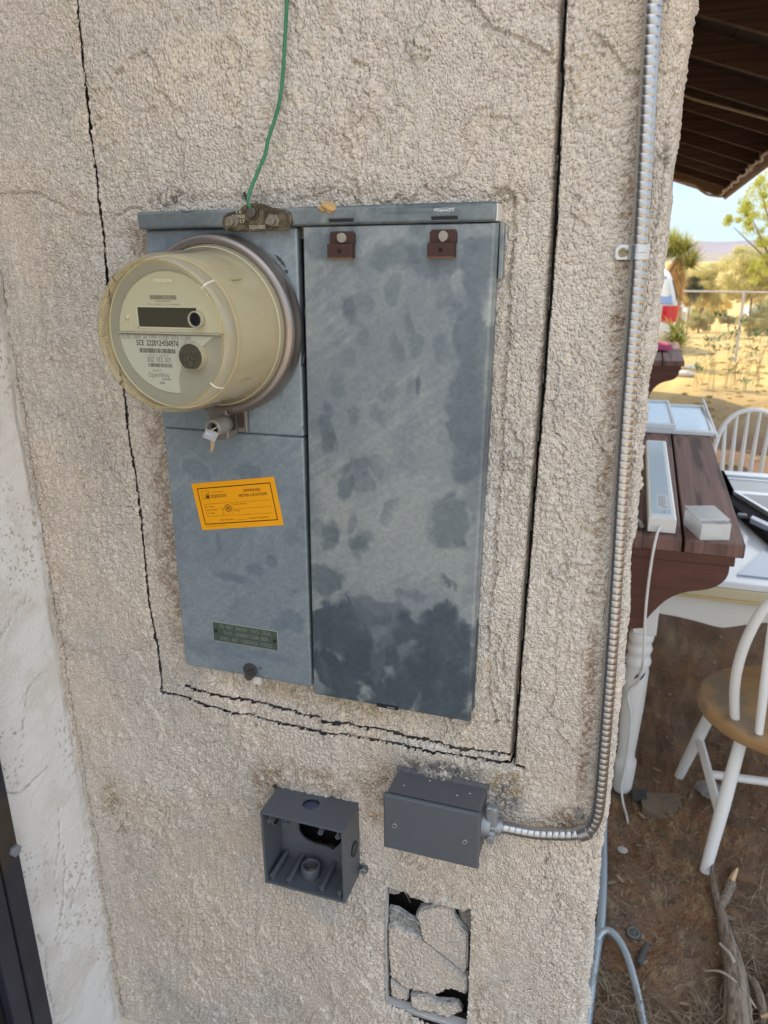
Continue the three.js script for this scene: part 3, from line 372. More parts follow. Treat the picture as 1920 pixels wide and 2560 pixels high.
{
  const cap = part(panel, 'top_cap', planarUV(box(-0.5275, -0.1385, 1.6515, 1.6692, -0.02, 0.028, 0.0035, 3), -0.5275, -0.1395, 1.6512, 1.6692), mCap);
  // slots in the cap: a dark recess with a raised rim, as stamped
  const rim = std([0.17, 0.19, 0.20], 0.5, 0.35), inner = std([0.02, 0.022, 0.024], 0.8);
  for (const [x0, x1, y0, y1] of [[-0.3055, -0.2778, 1.6537, 1.6577], [-0.2010, -0.1738, 1.6537, 1.6577]]) {
    part(cap, 'slot', [box(x0, x1, y1, y1 + 0.0007, 0.0276, 0.0291), box(x0, x1, y0 - 0.0007, y0, 0.0276, 0.0289), box(x0, x0 + 0.0008, y0, y1, 0.0276, 0.0289), box(x1 - 0.0008, x1, y0, y1, 0.0276, 0.0289)], rim);
    part(cap, 'slot_tongue', box(x0 + 0.0009, x1 - 0.0009, y0 + 0.0005, y1 - 0.0005, 0.0275, 0.0283), inner);
  }
  part(cap, 'end_patch', box(-0.1405, -0.1376, 1.6522, 1.6675, 0.0018, 0.0258, 0.0012), std([0.74, 0.71, 0.66], 0.7));
  const chalk = canvasTex(256, 64, (g, w, h) => { g.clearRect(0, 0, w, h); g.strokeStyle = 'rgba(236,238,236,0.9)'; g.lineWidth = 5; for (let i = 0; i < 15; i++) { const x = 12 + i * 16; g.beginPath(); g.moveTo(x, 14 + 20 * h2(i, 4)); g.lineTo(x + 5 * h2(i, 1), 56 - 14 * h2(i, 2)); g.stroke(); } g.lineWidth = 4; g.beginPath(); g.moveTo(8, 30); g.lineTo(60, 22); g.moveTo(90, 44); g.lineTo(170, 40); g.moveTo(180, 24); g.lineTo(246, 20); g.stroke(); });
  part(cap, 'chalk_mark', planarUV(box(-0.1985, -0.1775, 1.6600, 1.6660, 0.0280, 0.0282), -0.1985, -0.1775, 1.66, 1.666), std(0xffffff, 0.9, 0, { map: chalk, transparent: true, alphaTest: 0.25 }));
}
const upper = part(panel, 'upper_cover', lean(uvCover(box(-0.5268, -0.3442, 1.4325, 1.6512, 0.006, 0.0175, 0.0032, 4)), 0.009), mCover);
part(upper, 'cover_screw', screwHead(-0.3462, 1.4432, 0.0174, 0.0017, 0.0008, 'slot', 0.6), std([0.2, 0.22, 0.24], 0.4, 0.6));
const lower = part(panel, 'lower_cover', lean(uvCover(box(-0.5268, -0.3452, 1.1132, 1.4318, 0.004, 0.0158, 0.0032, 4)), 0.0095), mCover);
{
  const plateTex = canvasTex(1024, 308, (g, w, h) => {
    g.fillStyle = '#4d5a50'; g.fillRect(0, 0, w, h);
    for (let i = 0; i < 5000; i++) { g.fillStyle = `rgba(${60 + 70 * h2(i, 5)},${72 + 70 * h2(i, 5)},${64 + 60 * h2(i, 5)},0.18)`; g.fillRect(w * h2(i, 1), h * h2(i, 2), 3 + 22 * h2(i, 3), 2 + 3 * h2(i, 4)); }
    g.strokeStyle = '#a9b0a6'; g.lineWidth = 9; g.strokeRect(4, 4, w - 8, h - 8);
    g.fillStyle = '#8f998f'; g.font = '62px monospace'; g.textAlign = 'center'; g.textBaseline = 'middle';
    g.save(); g.scale(1, 1.25); g.fillText('DO NOT BREAK THIS SEAL', w / 2 + 10, 54 / 1.25 + 4, 850); g.fillText('THIS CONNECTION BOX', w / 2 + 10, 150 / 1.25 + 2, 760); g.fillText('DOES NOT CONTAIN FUSES', w / 2 + 10, 244 / 1.25 + 2, 870); g.restore();
  });
  const pl = part(lower, 'name_plate', planarUV(box(-0.4850, -0.3935, 1.1577, 1.1850, 0.0156, 0.0166), -0.4850, -0.3935, 1.1577, 1.1850), std(0xffffff, 0.55, 0.25, { map: plateTex }));
  part(panel, 'rivet', poly(circlePts(-0.4806, 1.1725, 0.0026, 20), 0.0160, 0.0173, 0.0004), std([0.035, 0.033, 0.03], 0.5, 0.4));
  part(panel, 'rivet', poly(circlePts(-0.3978, 1.1708, 0.0026, 20), 0.0160, 0.0173, 0.0004), std([0.035, 0.033, 0.03], 0.5, 0.4));
  part(panel, 'rivet', poly(circlePts(-0.5075, 1.3345, 0.0022, 20), 0.0152, 0.0164, 0.0004), std([0.30, 0.31, 0.30], 0.5, 0.3));
  // where the tongue of the cover is folded over the stud
  part(lower, 'hasp_lug', [poly(circlePts(-0.4345, 1.1245, 0.0085, 20, 1.15), 0.0150, 0.0195, 0.0012), tube([[-0.4375, 1.123, 0.02], [-0.428, 1.127, 0.023], [-0.4185, 1.1302, 0.0175]], 0.0007, 14, 5)], std([0.075, 0.072, 0.072], 0.55, 0.35));
}
const door = part(panel, 'door', (() => { const g = [box(-0.3348, -0.1430, 1.1108, 1.6508, 0.0108, 0.0245, 0.0018, 3), cylBetween([-0.1434, 1.1112, 0.0195], [-0.1434, 1.6505, 0.0195], 0.0050, 0.0050, 20)]; return lean(uvDoor(merge(g)), 0.0175); })(), mDoor);
{
  part(door, 'latch_slot', [box(-0.2622, -0.2348, 1.1094, 1.1145, 0.0236, 0.0250)], std([0.012, 0.013, 0.016], 0.8));
  part(door, 'latch_tongue', box(-0.2485, -0.2395, 1.1112, 1.1122, 0.0249, 0.0258).rotateZ(0), std([0.45, 0.47, 0.5], 0.35, 0.7));
  const brown = std([0.060, 0.026, 0.020], 0.62, 0.15), scr = std([0.36, 0.33, 0.28], 0.5, 0.45);
  for (const [x, turn] of [[-0.2915, -0.7], [-0.1888, 1.5]]) {
    const clip = part(door, 'door_clip', [poly([[x - 0.0128, 1.6336], [x + 0.0132, 1.6336], [x + 0.0132, 1.6432], [x + 0.0112, 1.6456], [x - 0.0108, 1.6456], [x - 0.0128, 1.6432]], 0.0244, 0.0292, 0.0006), box(x - 0.0140, x + 0.0125, 1.6203, 1.6340, 0.0244, 0.0335, 0.0010)], brown);
    part(clip, 'clip_screw', screwHead(x + 0.0012, 1.6395, 0.0291, 0.0047, 0.0042, 'slot', turn), scr);
    part(clip, 'clip_hole', poly(circlePts(x - 0.0008, 1.6272, 0.0022, 18), 0.0333, 0.0338), std([0.012, 0.008, 0.007], 0.9));
    part(clip, 'clip_lip', box(x - 0.0141, x + 0.0126, 1.6200, 1.6213, 0.0325, 0.0339), std([0.19, 0.085, 0.035], 0.6, 0.2));
  }
}
// mud nest on the cap
{
  const g = new THREE.IcosahedronGeometry(0.006, 4), p = g.attributes.position; for (let i = 0; i < p.count; i++) { const n = 0.62 + 0.85 * fbm(p.getX(i) * 260 + 5, p.getY(i) * 260 + p.getZ(i) * 170, 3); p.setXYZ(i, p.getX(i) * n * 1.1, p.getY(i) * n * 0.95, p.getZ(i) * n); } g.computeVertexNormals();
  const g2 = g.clone().scale(0.6, 0.5, 0.6).translate(-0.0075, -0.0012, 0);
  solo('mud_nest', 'small tan mud nest of an insect stuck on top of the panel cap', 'insect nest', [g.translate(-0.3045, 1.668, 0.027), g2.translate(-0.3045, 1.668, 0.027)], std([0.55, 0.36, 0.16], 0.95), [-0.3045, 1.668, 0.027]);
}
// brown grounding bar with three bolts, bolted over the cap
{
  const t = thing('grounding_bar', 'tarnished bronze grounding bar with three bolts on the panel cap', 'grounding bar', [-0.3835, 1.658, 0.03]);
  const bronze = dataTex(256, 96, (u, v) => { const n = fbm(u * 14, v * 6, 4); return mix3([78, 70, 58], [122, 110, 90], sst(0.3, 0.7, n)).map((q) => q * (0.9 + 0.2 * vn(u * 120, v * 50))); });
  const m = std(0xffffff, 0.5, 0.45, { map: bronze });
  const sh = [[-0.4175, 1.6478], [-0.395, 1.6470], [-0.372, 1.6472], [-0.3505, 1.6475], [-0.3455, 1.6500], [-0.3432, 1.6560], [-0.3450, 1.6635], [-0.3500, 1.6672], [-0.3640, 1.6690], [-0.3735, 1.6728], [-0.3860, 1.6740], [-0.3960, 1.6722], [-0.4020, 1.6675], [-0.4150, 1.6652], [-0.4205, 1.6620], [-0.4222, 1.6560], [-0.4205, 1.6505]];
  part(t, 'bar', planarUV(poly(sh, 0.0275, 0.0318, 0.0009), -0.4222, -0.3432, 1.647, 1.674), m);
  part(t, 'boss', latchBoss(), m);
  function latchBoss() { return [latheZ(-0.3858, 1.6652, [[0, 0.0316], [0.0070, 0.0316], [0.0070, 0.0338], [0.0062, 0.0342], [0.0056, 0.0338], [0.0056, 0.0330], [0, 0.0330]], 32)]; }
  const bolt = std([0.30, 0.27, 0.22], 0.42, 0.6);
  for (const [x, y, s] of [[-0.4098, 1.6568, 0.9], [-0.3637, 1.6566, 0.4]]) { part(t, 'bolt', [hexHead(x + 0.0022, y, 0.0316, 0.0062, 0.0030), ...screwHead(x, y, 0.0344, 0.0046, 0.0052, 'slot', s)], bolt); }
  part(t, 'bolt', [...screwHead(-0.3860, 1.6650, 0.0329, 0.0048, 0.0034, 'slot', 1.35)], std([0.16, 0.145, 0.125], 0.42, 0.6));
  // raised lettering cast into the bar
  const cast = canvasTex(512, 180, (g, w, h) => { g.clearRect(0, 0, w, h); g.fillStyle = 'rgba(190,180,160,0.75)'; g.font = 'bold 34px sans-serif'; g.textAlign = 'center'; g.fillText('CU', 132, 62); g.fillText('COND', 126, 94); g.fillText('ONLY', 128, 126); g.fillText('SQUARE', 262, 166, 120); g.fillText('UL', 366, 96); });
  part(t, 'lettering', planarUV(box(-0.4222, -0.3432, 1.6475, 1.6735, 0.03185, 0.03195), -0.4222, -0.3432, 1.6475, 1.6735), std(0xffffff, 0.7, 0.2, { map: cast, transparent: true, alphaTest: 0.3 }));
}
solo('ground_wire', 'green insulated wire running down the wall to the grounding bar', 'wire', tube([[-0.340, 1.97, 0.010], [-0.346, 1.865, 0.012], [-0.3500, 1.835, 0.011], [-0.3550, 1.7925, 0.012], [-0.3585, 1.768, 0.014], [-0.3655, 1.750, 0.014], [-0.3718, 1.7331, 0.017], [-0.3755, 1.72, 0.018], [-0.3848, 1.6990, 0.023], [-0.3885, 1.6865, 0.029], [-0.3895, 1.676, 0.034], [-0.3875, 1.669, 0.034]], 0.0019, 120, 8), std([0.035, 0.21, 0.105], 0.42), [-0.36, 1.8, 0.015]);
solo('wire_stub', 'short dark stripped wire end poking up from the grounding bar', 'wire', cylBetween([-0.3875, 1.670, 0.0335], [-0.3953, 1.6838, 0.030], 0.0016, 0.0016, 10), std([0.055, 0.038, 0.030], 0.6, 0.2), [-0.3875, 1.67, 0.0335]);

// yellow sticker
{
  const tex = canvasTex(1360, 712, (g, w, h) => {
    g.fillStyle = '#f7a800'; g.fillRect(0, 0, w, h); const ink = '#2a1c05';
    g.strokeStyle = ink; g.lineWidth = 14; g.strokeRect(80, 82, w - 160, h - 168);
    g.lineWidth = 4; g.strokeRect(138, 122, 122, 122); g.fillStyle = ink;
    g.beginPath(); g.moveTo(250, 236); for (let i = 0; i <= 18; i++) { const a = Math.PI * (0.5 + i / 36), r = i % 2 ? 40 : 100; g.lineTo(250 + r * Math.cos(a) * 1.0, 236 - r * Math.sin(a)); } g.closePath(); g.fill();
    g.textBaseline = 'alphabetic'; g.font = '20px sans-serif'; g.fillText('SOUTHERN CALIFORNIA', 288, 158, 240); g.font = 'bold 66px serif'; g.fillText('EDISON', 278, 236, 260); g.font = '16px sans-serif'; g.fillText('®', 540, 198);
    g.font = 'bold 54px sans-serif'; g.textAlign = 'center'; g.fillText('APPROVED', 968, 184, 300); g.fillText('METER LOCATION', 968, 252, 500);
    g.lineWidth = 3; g.strokeRect(142, 322, 452, 188); g.textAlign = 'left'; g.font = '32px sans-serif';
    g.fillText('6\' 3" Max.', 158, 374); g.fillText('Meter Height', 158, 424); g.fillText('4\' 0" Min.', 158, 476);
    g.beginPath(); g.arc(522, 404, 58, 0, 6.3); g.fillStyle = '#d98f00'; g.fill(); g.stroke(); g.beginPath(); g.arc(522, 404, 46, 0, 6.3); g.stroke(); g.fillStyle = ink; g.font = 'bold 50px sans-serif'; g.textAlign = 'center'; g.fillText('M', 522, 422);
    g.beginPath(); g.moveTo(398, 402); g.lineTo(460, 402); g.moveTo(430, 408); g.lineTo(430, 506); g.stroke(); g.beginPath(); g.moveTo(420, 428); g.lineTo(440, 428); g.lineTo(430, 404); g.moveTo(420, 484); g.lineTo(440, 484); g.lineTo(430, 508); g.fill();
    g.textAlign = 'left'; g.font = '34px sans-serif'; g.fillText('Service Planner', 612, 366); g.fillText('Phone', 612, 462);
    g.beginPath(); for (const [a, b, y] of [[612, 1220, 326], [612, 1220, 424], [612, 1220, 520]]) { g.moveTo(a, y); g.lineTo(b, y); } g.moveTo(600, 590); g.lineTo(800, 590); g.stroke();
    g.fillText('Riser Required', 350, 588); g.fillText('" Above/Through Roof', 812, 588, 380); g.font = '24px sans-serif'; g.fillText('SCE 16-309   REV. 10/17   (100)', 84, 668);
  });
  const g = planarUV(new THREE.BoxGeometry(0.1117, 0.0586, 0.0004), -0.05585, 0.05585, -0.0293, 0.0293);
  const m = solo('sticker', 'bright yellow approved meter location sticker stuck askew on the panel', 'sticker', g, std(0xffffff, 0.5, 0, { map: tex }));
  m.position.set(-0.4372, 1.3455, 0.0162); m.rotation.z = 9.3 * D2R;
}
// plastic seal at the foot of the cover
{
  const t = thing('wire_seal', 'small clear plastic seal hanging at the bottom of the left cover', 'seal', [-0.426, 1.122, 0.02]);
  const clear = phys([0.80, 0.74, 0.68], { transmission: 0.35, roughness: 0.45, thickness: 0 });
  part(t, 'seal_body', latheZ(0, 0, [[0, 0], [0.0058, 0], [0.0068, 0.002], [0.0068, 0.007], [0.0055, 0.009], [0.0025, 0.0095], [0, 0.0095]], 24).rotateX(0.55).rotateY(0.35).translate(-0.4235, 1.1155, 0.0205), clear);
  part(t, 'seal_hole', latheZ(0, 0, [[0, 0], [0.0013, 0], [0.0013, 0.0006], [0, 0.0006]], 12).rotateX(0.55).rotateY(0.35).translate(-0.4206, 1.1106, 0.0284), std([0.03, 0.025, 0.025], 0.8));
  part(t, 'seal_tab', box(-0.4345, -0.4285, 1.0985, 1.1105, 0.0195, 0.0207, 0.0005), clear);
  part(t, 'seal_clip', poly(circlePts(-0.4372, 1.1150, 0.0062, 18), 0.0150, 0.0195, 0.0015), std([0.10, 0.085, 0.08], 0.5, 0.2));
}

// ------------------------------------------------------------------ the electricity meter
const MX = -0.4362, MY = 1.5512;
{
  const meter = thing('electric_meter', 'round electricity meter under a yellowed plastic cover on the left panel', 'electric meter', [MX, MY, 0.018]);
  const ringMap = dataTex(128, 128, (u, v) => { const n = fbm(u * 9, v * 9, 4); return mix3([140, 131, 126], [176, 167, 160], n); });
  part(meter, 'sealing_ring', latheZ(MX, MY, [[0.0890, 0.0172], [0.0935, 0.0180], [0.0952, 0.0215], [0.0945, 0.0260], [0.0920, 0.0300], [0.0935, 0.0345], [0.0938, 0.0385], [0.0920, 0.0420], [0.0880, 0.0432], [0.0850, 0.0428], [0.0848, 0.0410], [0.0880, 0.0405], [0.0890, 0.030]], 96), std(0xffffff, 0.33, 0.75, { map: ringMap }));
  for (const [q, w, r] of [[43, 11, 0.0985], [36, 3, 0.0965], [8, 7, 0.0990], [-20, 9, 0.0985]]) { const o = [], i2 = []; for (let i = 0; i <= 12; i++) { const t = (q + (i / 12 - 0.5) * w) * D2R, k = 0.0016 * Math.sin(i / 12 * Math.PI); o.push([MX + (r + k * (0.6 + 0.8 * h2(i, q + 90))) * Math.cos(t), MY + (r + k * (0.6 + 0.8 * h2(i, q + 90))) * Math.sin(t)]); i2.unshift([MX + (r - k * (0.5 + h2(i, q + 9))) * Math.cos(t), MY + (r - k * (0.5 + h2(i, q + 9))) * Math.sin(t)]); } part(upper, 'paint_scuff', poly([...o, ...i2], 0.0174, 0.0178), std([0.06, 0.066, 0.072], 0.7)); }
  part(meter, 'base', latheZ(MX, MY, [[0, 0.0185], [0.088, 0.0185], [0.0885, 0.030], [0.0835, 0.0385], [0.0825, 0.030], [0, 0.030]], 64), std([0.035, 0.032, 0.03], 0.6));
  // inner housing and dial
  part(meter, 'inner_housing', latheZ(MX, MY, [[0.0790, 0.030], [0.0757, 0.060], [0.0738, 0.1085], [0.0732, 0.1170], [0.0722, 0.1186], [0.0712, 0.1180], [0.0710, 0.1165], [0, 0.1165]], 80), std([0.66, 0.625, 0.49], 0.75));
  const face = part(meter, 'dial_plate', latheZ(MX, MY, [[0, 0.1167], [0.0708, 0.1167], [0.0708, 0.1180], [0, 0.1180]], 80), std([0.40, 0.395, 0.355], 0.8));
  const half = []; for (let i = 0; i <= 40; i++) { const a = (4 + i / 40 * 172) * D2R; half.push([MX + 0.0582 * Math.cos(a) + 0.0005, MY + 0.0590 * Math.sin(a)]); } half.push([MX - 0.0575, MY + 0.0022], [MX + 0.0575, MY + 0.0022]);
  part(face, 'upper_plate', poly(half, 0.1180, 0.1222, 0.0008), std([0.60, 0.58, 0.46], 0.7));
  part(face, 'divider', box(MX - 0.0600, MX + 0.0560, MY + 0.0005, MY + 0.0021, 0.1181, 0.1228, 0.0005), std([0.50, 0.50, 0.45], 0.7));
  // printed label on the lower half
  const lab = canvasTex(1024, 1024, (g, w, h) => {
    // the canvas covers 118 mm x 118 mm round the dial centre
    const S = w / 0.118, X = (x) => (x - MX + 0.059) * S, Y = (y) => (MY + 0.059 - y) * S;
    g.fillStyle = '#c9cbc5'; g.fillRect(0, 0, w, h); g.fillStyle = '#35353a'; g.textAlign = 'center'; g.textBaseline = 'middle';
    g.fillStyle = '#6c6c6e'; g.font = '46px monospace'; g.fillText('CL200 240V 3W TYPE C2SOD 30TA 1.0Kh', X(-0.4545), Y(1.5480), 690);
    g.fillStyle = '#2c2c30'; g.font = 'bold 66px sans-serif'; g.fillText('SCE  222012•034974', X(-0.4535), Y(1.5424), 420);
    const bars = (x0, x1, y0, y1, s) => { let x = X(x0), k = 0; while (x < X(x1)) { const q = 2 + 5 * h2(k, s); g.fillRect(x, Y(y1), q, Y(y0) - Y(y1)); x += q + 2 + 4 * h2(k, s + 9); k++; } };
    bars(-0.4745, -0.4330, 1.5328, 1.5372, 3); bars(-0.4660, -0.4395, 1.5190, 1.5227, 5);
    g.fillStyle = '#55555a'; g.font = '24px monospace'; g.fillText('*222012-034974*', X(-0.4530), Y(1.5305));
    g.font = '58px sans-serif'; g.fillStyle = '#3a3a3e'; g.fillText('302 183 301', X(-0.4530), Y(1.5263), 250);
    g.font = '26px sans-serif'; g.fillStyle = '#66666a'; g.fillText('0000571', X(-0.4560), Y(1.5156)); g.font = '54px sans-serif'; g.fillText('OpenWay', X(-0.4552), Y(1.5110), 215); g.font = 'bold 22px sans-serif'; g.fillStyle = '#2c2c30'; g.fillText('by Itron', X(-0.4465), Y(1.5072)); g.font = 'bold 28px sans-serif'; g.fillStyle = '#55555a'; g.fillText('USA', X(-0.4520), Y(1.5033));
    g.fillStyle = '#85858a'; g.font = '20px monospace'; g.fillText('CA   0.5', X(-0.4175), Y(1.5452)); g.fillText('FM2S  60Hz', X(-0.4165), Y(1.5425));
  });
  const lp = []; for (let i = 0; i <= 26; i++) { const a = (181 + i / 26 * 94) * D2R; lp.push([MX + 0.0585 * Math.cos(a) - 0.0012, MY + 0.0572 * Math.sin(a)]); } lp.push([MX + 0.0035, MY - 0.043], [MX + 0.0085, MY - 0.030], [MX + 0.0150, MY - 0.0225], [MX + 0.0300, MY - 0.0125], [MX + 0.0470, MY - 0.0010]); 
  part(face, 'printed_label', planarUV(poly(lp, 0.1181, 0.1192, 0), MX - 0.059, MX + 0.059, MY - 0.059, MY + 0.059), std(0xffffff, 0.7, 0, { map: lab }));
  // display window, its frame, the barcode above, the optical port
  const lcdX0 = -0.4698, lcdX1 = -0.4045, lcdY0 = 1.5583, lcdY1 = 1.5768;
  part(face, 'display_frame', [box(lcdX0 - 0.0014, lcdX0, lcdY0 - 0.0012, lcdY1, 0.1218, 0.1230), box(lcdX0 - 0.0014, lcdX1, lcdY0 - 0.0012, lcdY0, 0.1218, 0.1230), box(lcdX0, lcdX1, lcdY1, lcdY1 + 0.0010, 0.1218, 0.1228)], std([0.70, 0.69, 0.60], 0.6));
  part(face, 'display', box(lcdX0, lcdX1, lcdY0, lcdY1, 0.1215, 0.1224), std([0.062, 0.058, 0.045], 0.5));
  const bc = canvasTex(512, 160, (g, w, h) => { g.fillStyle = '#cbc8b4'; g.fillRect(0, 0, w, h); g.fillStyle = '#4a4a44'; let x = 60, k = 0; while (x < 450) { const q = 3 + 6 * h2(k, 3); g.fillRect(x, 6, q, 64); x += q + 3 + 4 * h2(k, 9); k++; } g.font = '40px monospace'; g.textAlign = 'center'; g.fillText('00604DE85C', 256, 108, 390); g.font = '26px monospace'; g.fillText('P/N: CN 50MH4-9   CL 0049-MNLV', 256, 150, 500); });
  part(face, 'barcode', planarUV(box(-0.4590, -0.4205, 1.5785, 1.5885, 0.1221, 0.1224), -0.4590, -0.4205, 1.5785, 1.5885), std(0xffffff, 0.7, 0, { map: bc }));
  const brand = canvasTex(512, 128, (g, w, h) => { g.fillStyle = '#c8c5b0'; g.fillRect(0, 0, w, h); g.font = 'bold 92px sans-serif'; g.textAlign = 'center'; g.fillStyle = '#f0eedd'; g.fillText('CENTRON', 256, 96, 460); });
  part(face, 'brand_print', planarUV(box(-0.4512, -0.4258, 1.5985, 1.6048, 0.1221, 0.1224), -0.4512, -0.4258, 1.5985, 1.6048), std(0xffffff, 0.7, 0, { map: brand }));
  part(face, 'optical_port', [latheZ(-0.4030, 1.5665, [[0.0062, 0.1215], [0.0080, 0.1215], [0.0080, 0.128], [0.0074, 0.1292], [0.0064, 0.1288], [0.0062, 0.122]], 32)], phys([0.72, 0.70, 0.60], { transmission: 0.3, roughness: 0.2, thickness: 0 }));
  part(face, 'port_lens', latheZ(-0.4030, 1.5665, [[0, 0.1215], [0.0062, 0.1215], [0.0062, 0.1272], [0.0050, 0.1278], [0, 0.1278]], 28), std([0.012, 0.012, 0.02], 0.3));
  part(face, 'key_slot', [latheZ(-0.4820, 1.5672, [[0, 0.122], [0.0024, 0.122], [0.0027, 0.1232], [0.0020, 0.1240], [0, 0.1238]], 20), box(-0.4836, -0.4832, 1.5565, 1.5660, 0.1216, 0.1227), box(-0.4810, -0.4806, 1.5565, 1.5655, 0.1216, 0.1227)], std([0.66, 0.64, 0.52], 0.7));
  const conn = []; for (let i = 0; i <= 36; i++) { const a = (-62 + i / 36 * 304) * D2R; conn.push([-0.4120 + 0.0130 * Math.cos(a), 1.5312 + 0.0130 * Math.sin(a)]); }
  part(face, 'connector_rim', poly(conn, 0.1175, 0.1272, 0.0006), std([0.60, 0.58, 0.46], 0.6));
  part(face, 'connector_face', poly(conn.map(([x, y]) => [(x + 0.412) * 0.97 - 0.4120, (y - 1.5312) * 0.97 + 1.5312]), 0.1262, 0.1279, 0.0004), std([0.085, 0.075, 0.06], 0.55));
  for (const [x, y] of [[-0.4192, 1.5358], [-0.4060, 1.5360], [-0.4158, 1.5300], [-0.4082, 1.5300], [-0.4114, 1.5252]]) part(face, 'connector_pin', latheZ(x, y, [[0.0009, 0.1278], [0.0022, 0.1278], [0.0022, 0.1290], [0.0016, 0.1292], [0.0010, 0.1288]], 16), std([0.16, 0.145, 0.12], 0.45, 0.3));
  // the plastic cover
  const scratch = dataTex(512, 256, (u, v) => { const n = 0.35 + 0.5 * sst(0.45, 0.7, fbm(u * 22, v * 7, 4)) + 0.25 * vn(u * 180, v * 30); return [n * 150, n * 150, n * 150]; }, false);
  const prof = [[0.0842, 0.0395], [0.0846, 0.0420], [0.0822, 0.0455], [0.0800, 0.0500], [0.0790, 0.065], [0.0778, 0.090], [0.0764, 0.1185]], bezel = [[0.0764, 0.1185], [0.0760, 0.1235], [0.0753, 0.1283], [0.0740, 0.1328], [0.0718, 0.1367], [0.0690, 0.1382]];
  part(meter, 'cover_bezel', latheZ(MX, MY, bezel, 96), phys([0.88, 0.81, 0.63], { transmission: 0.78, roughness: 0.12, thickness: 0, ior: 1.45 }));
  part(meter, 'cover_step', latheZ(MX, MY, [[0.0688, 0.1384], [0.0680, 0.1372], [0.0672, 0.1382]], 96), phys([0.80, 0.68, 0.42], { transmission: 0.6, roughness: 0.1, thickness: 0 }));
  part(meter, 'cover_wall', latheZ(MX, MY, prof, 96), phys([0.90, 0.83, 0.62], { transmission: 0.66, roughness: 0.24, thickness: 0, clearcoat: 1, clearcoatRoughness: 0.06, bumpMap: scratch, bumpScale: 0.0006 }));
  part(meter, 'cover_front', latheZ(MX, MY, [[0.0690, 0.1382], [0.0672, 0.1386], [0.0664, 0.1374], [0.0656, 0.1370], [0.0648, 0.1378], [0, 0.1379]], 96), phys([0.965, 0.95, 0.88], { transmission: 1, roughness: 0.03, thickness: 0, ior: 1.45 }));
  const amber = std([0.16, 0.11, 0.06], 0.35), pale = std([0.78, 0.75, 0.62], 0.4);
  for (const [a, m] of [[131, amber], [42, pale], [222, amber], [-40, pale]]) { const pts = []; for (const [r, z] of [[0.0655, 0.1374], [0.0685, 0.1380], [0.0716, 0.1363], [0.0740, 0.1322], [0.0752, 0.1265]]) pts.push([MX + r * Math.cos(a * D2R), MY + r * Math.sin(a * D2R), z]); part(meter, 'cover_rib', tube(pts, 0.0009, 16, 7), m); }
  for (const a of [40, -35]) part(meter, 'mould_mark', box(-0.0009, 0.0009, -0.0005, 0.0005, -0.0095, 0.0095).translate(0.0783, 0, 0.092).rotateZ(a * D2R).translate(MX, MY, 0), std([0.42, 0.34, 0.16], 0.4));
  part(meter, 'cover_bead', latheZ(MX, MY, [[0.0815, 0.0455], [0.0822, 0.0462], [0.0822, 0.0475], [0.0812, 0.0482]], 96), std([0.55, 0.50, 0.30], 0.3));
}
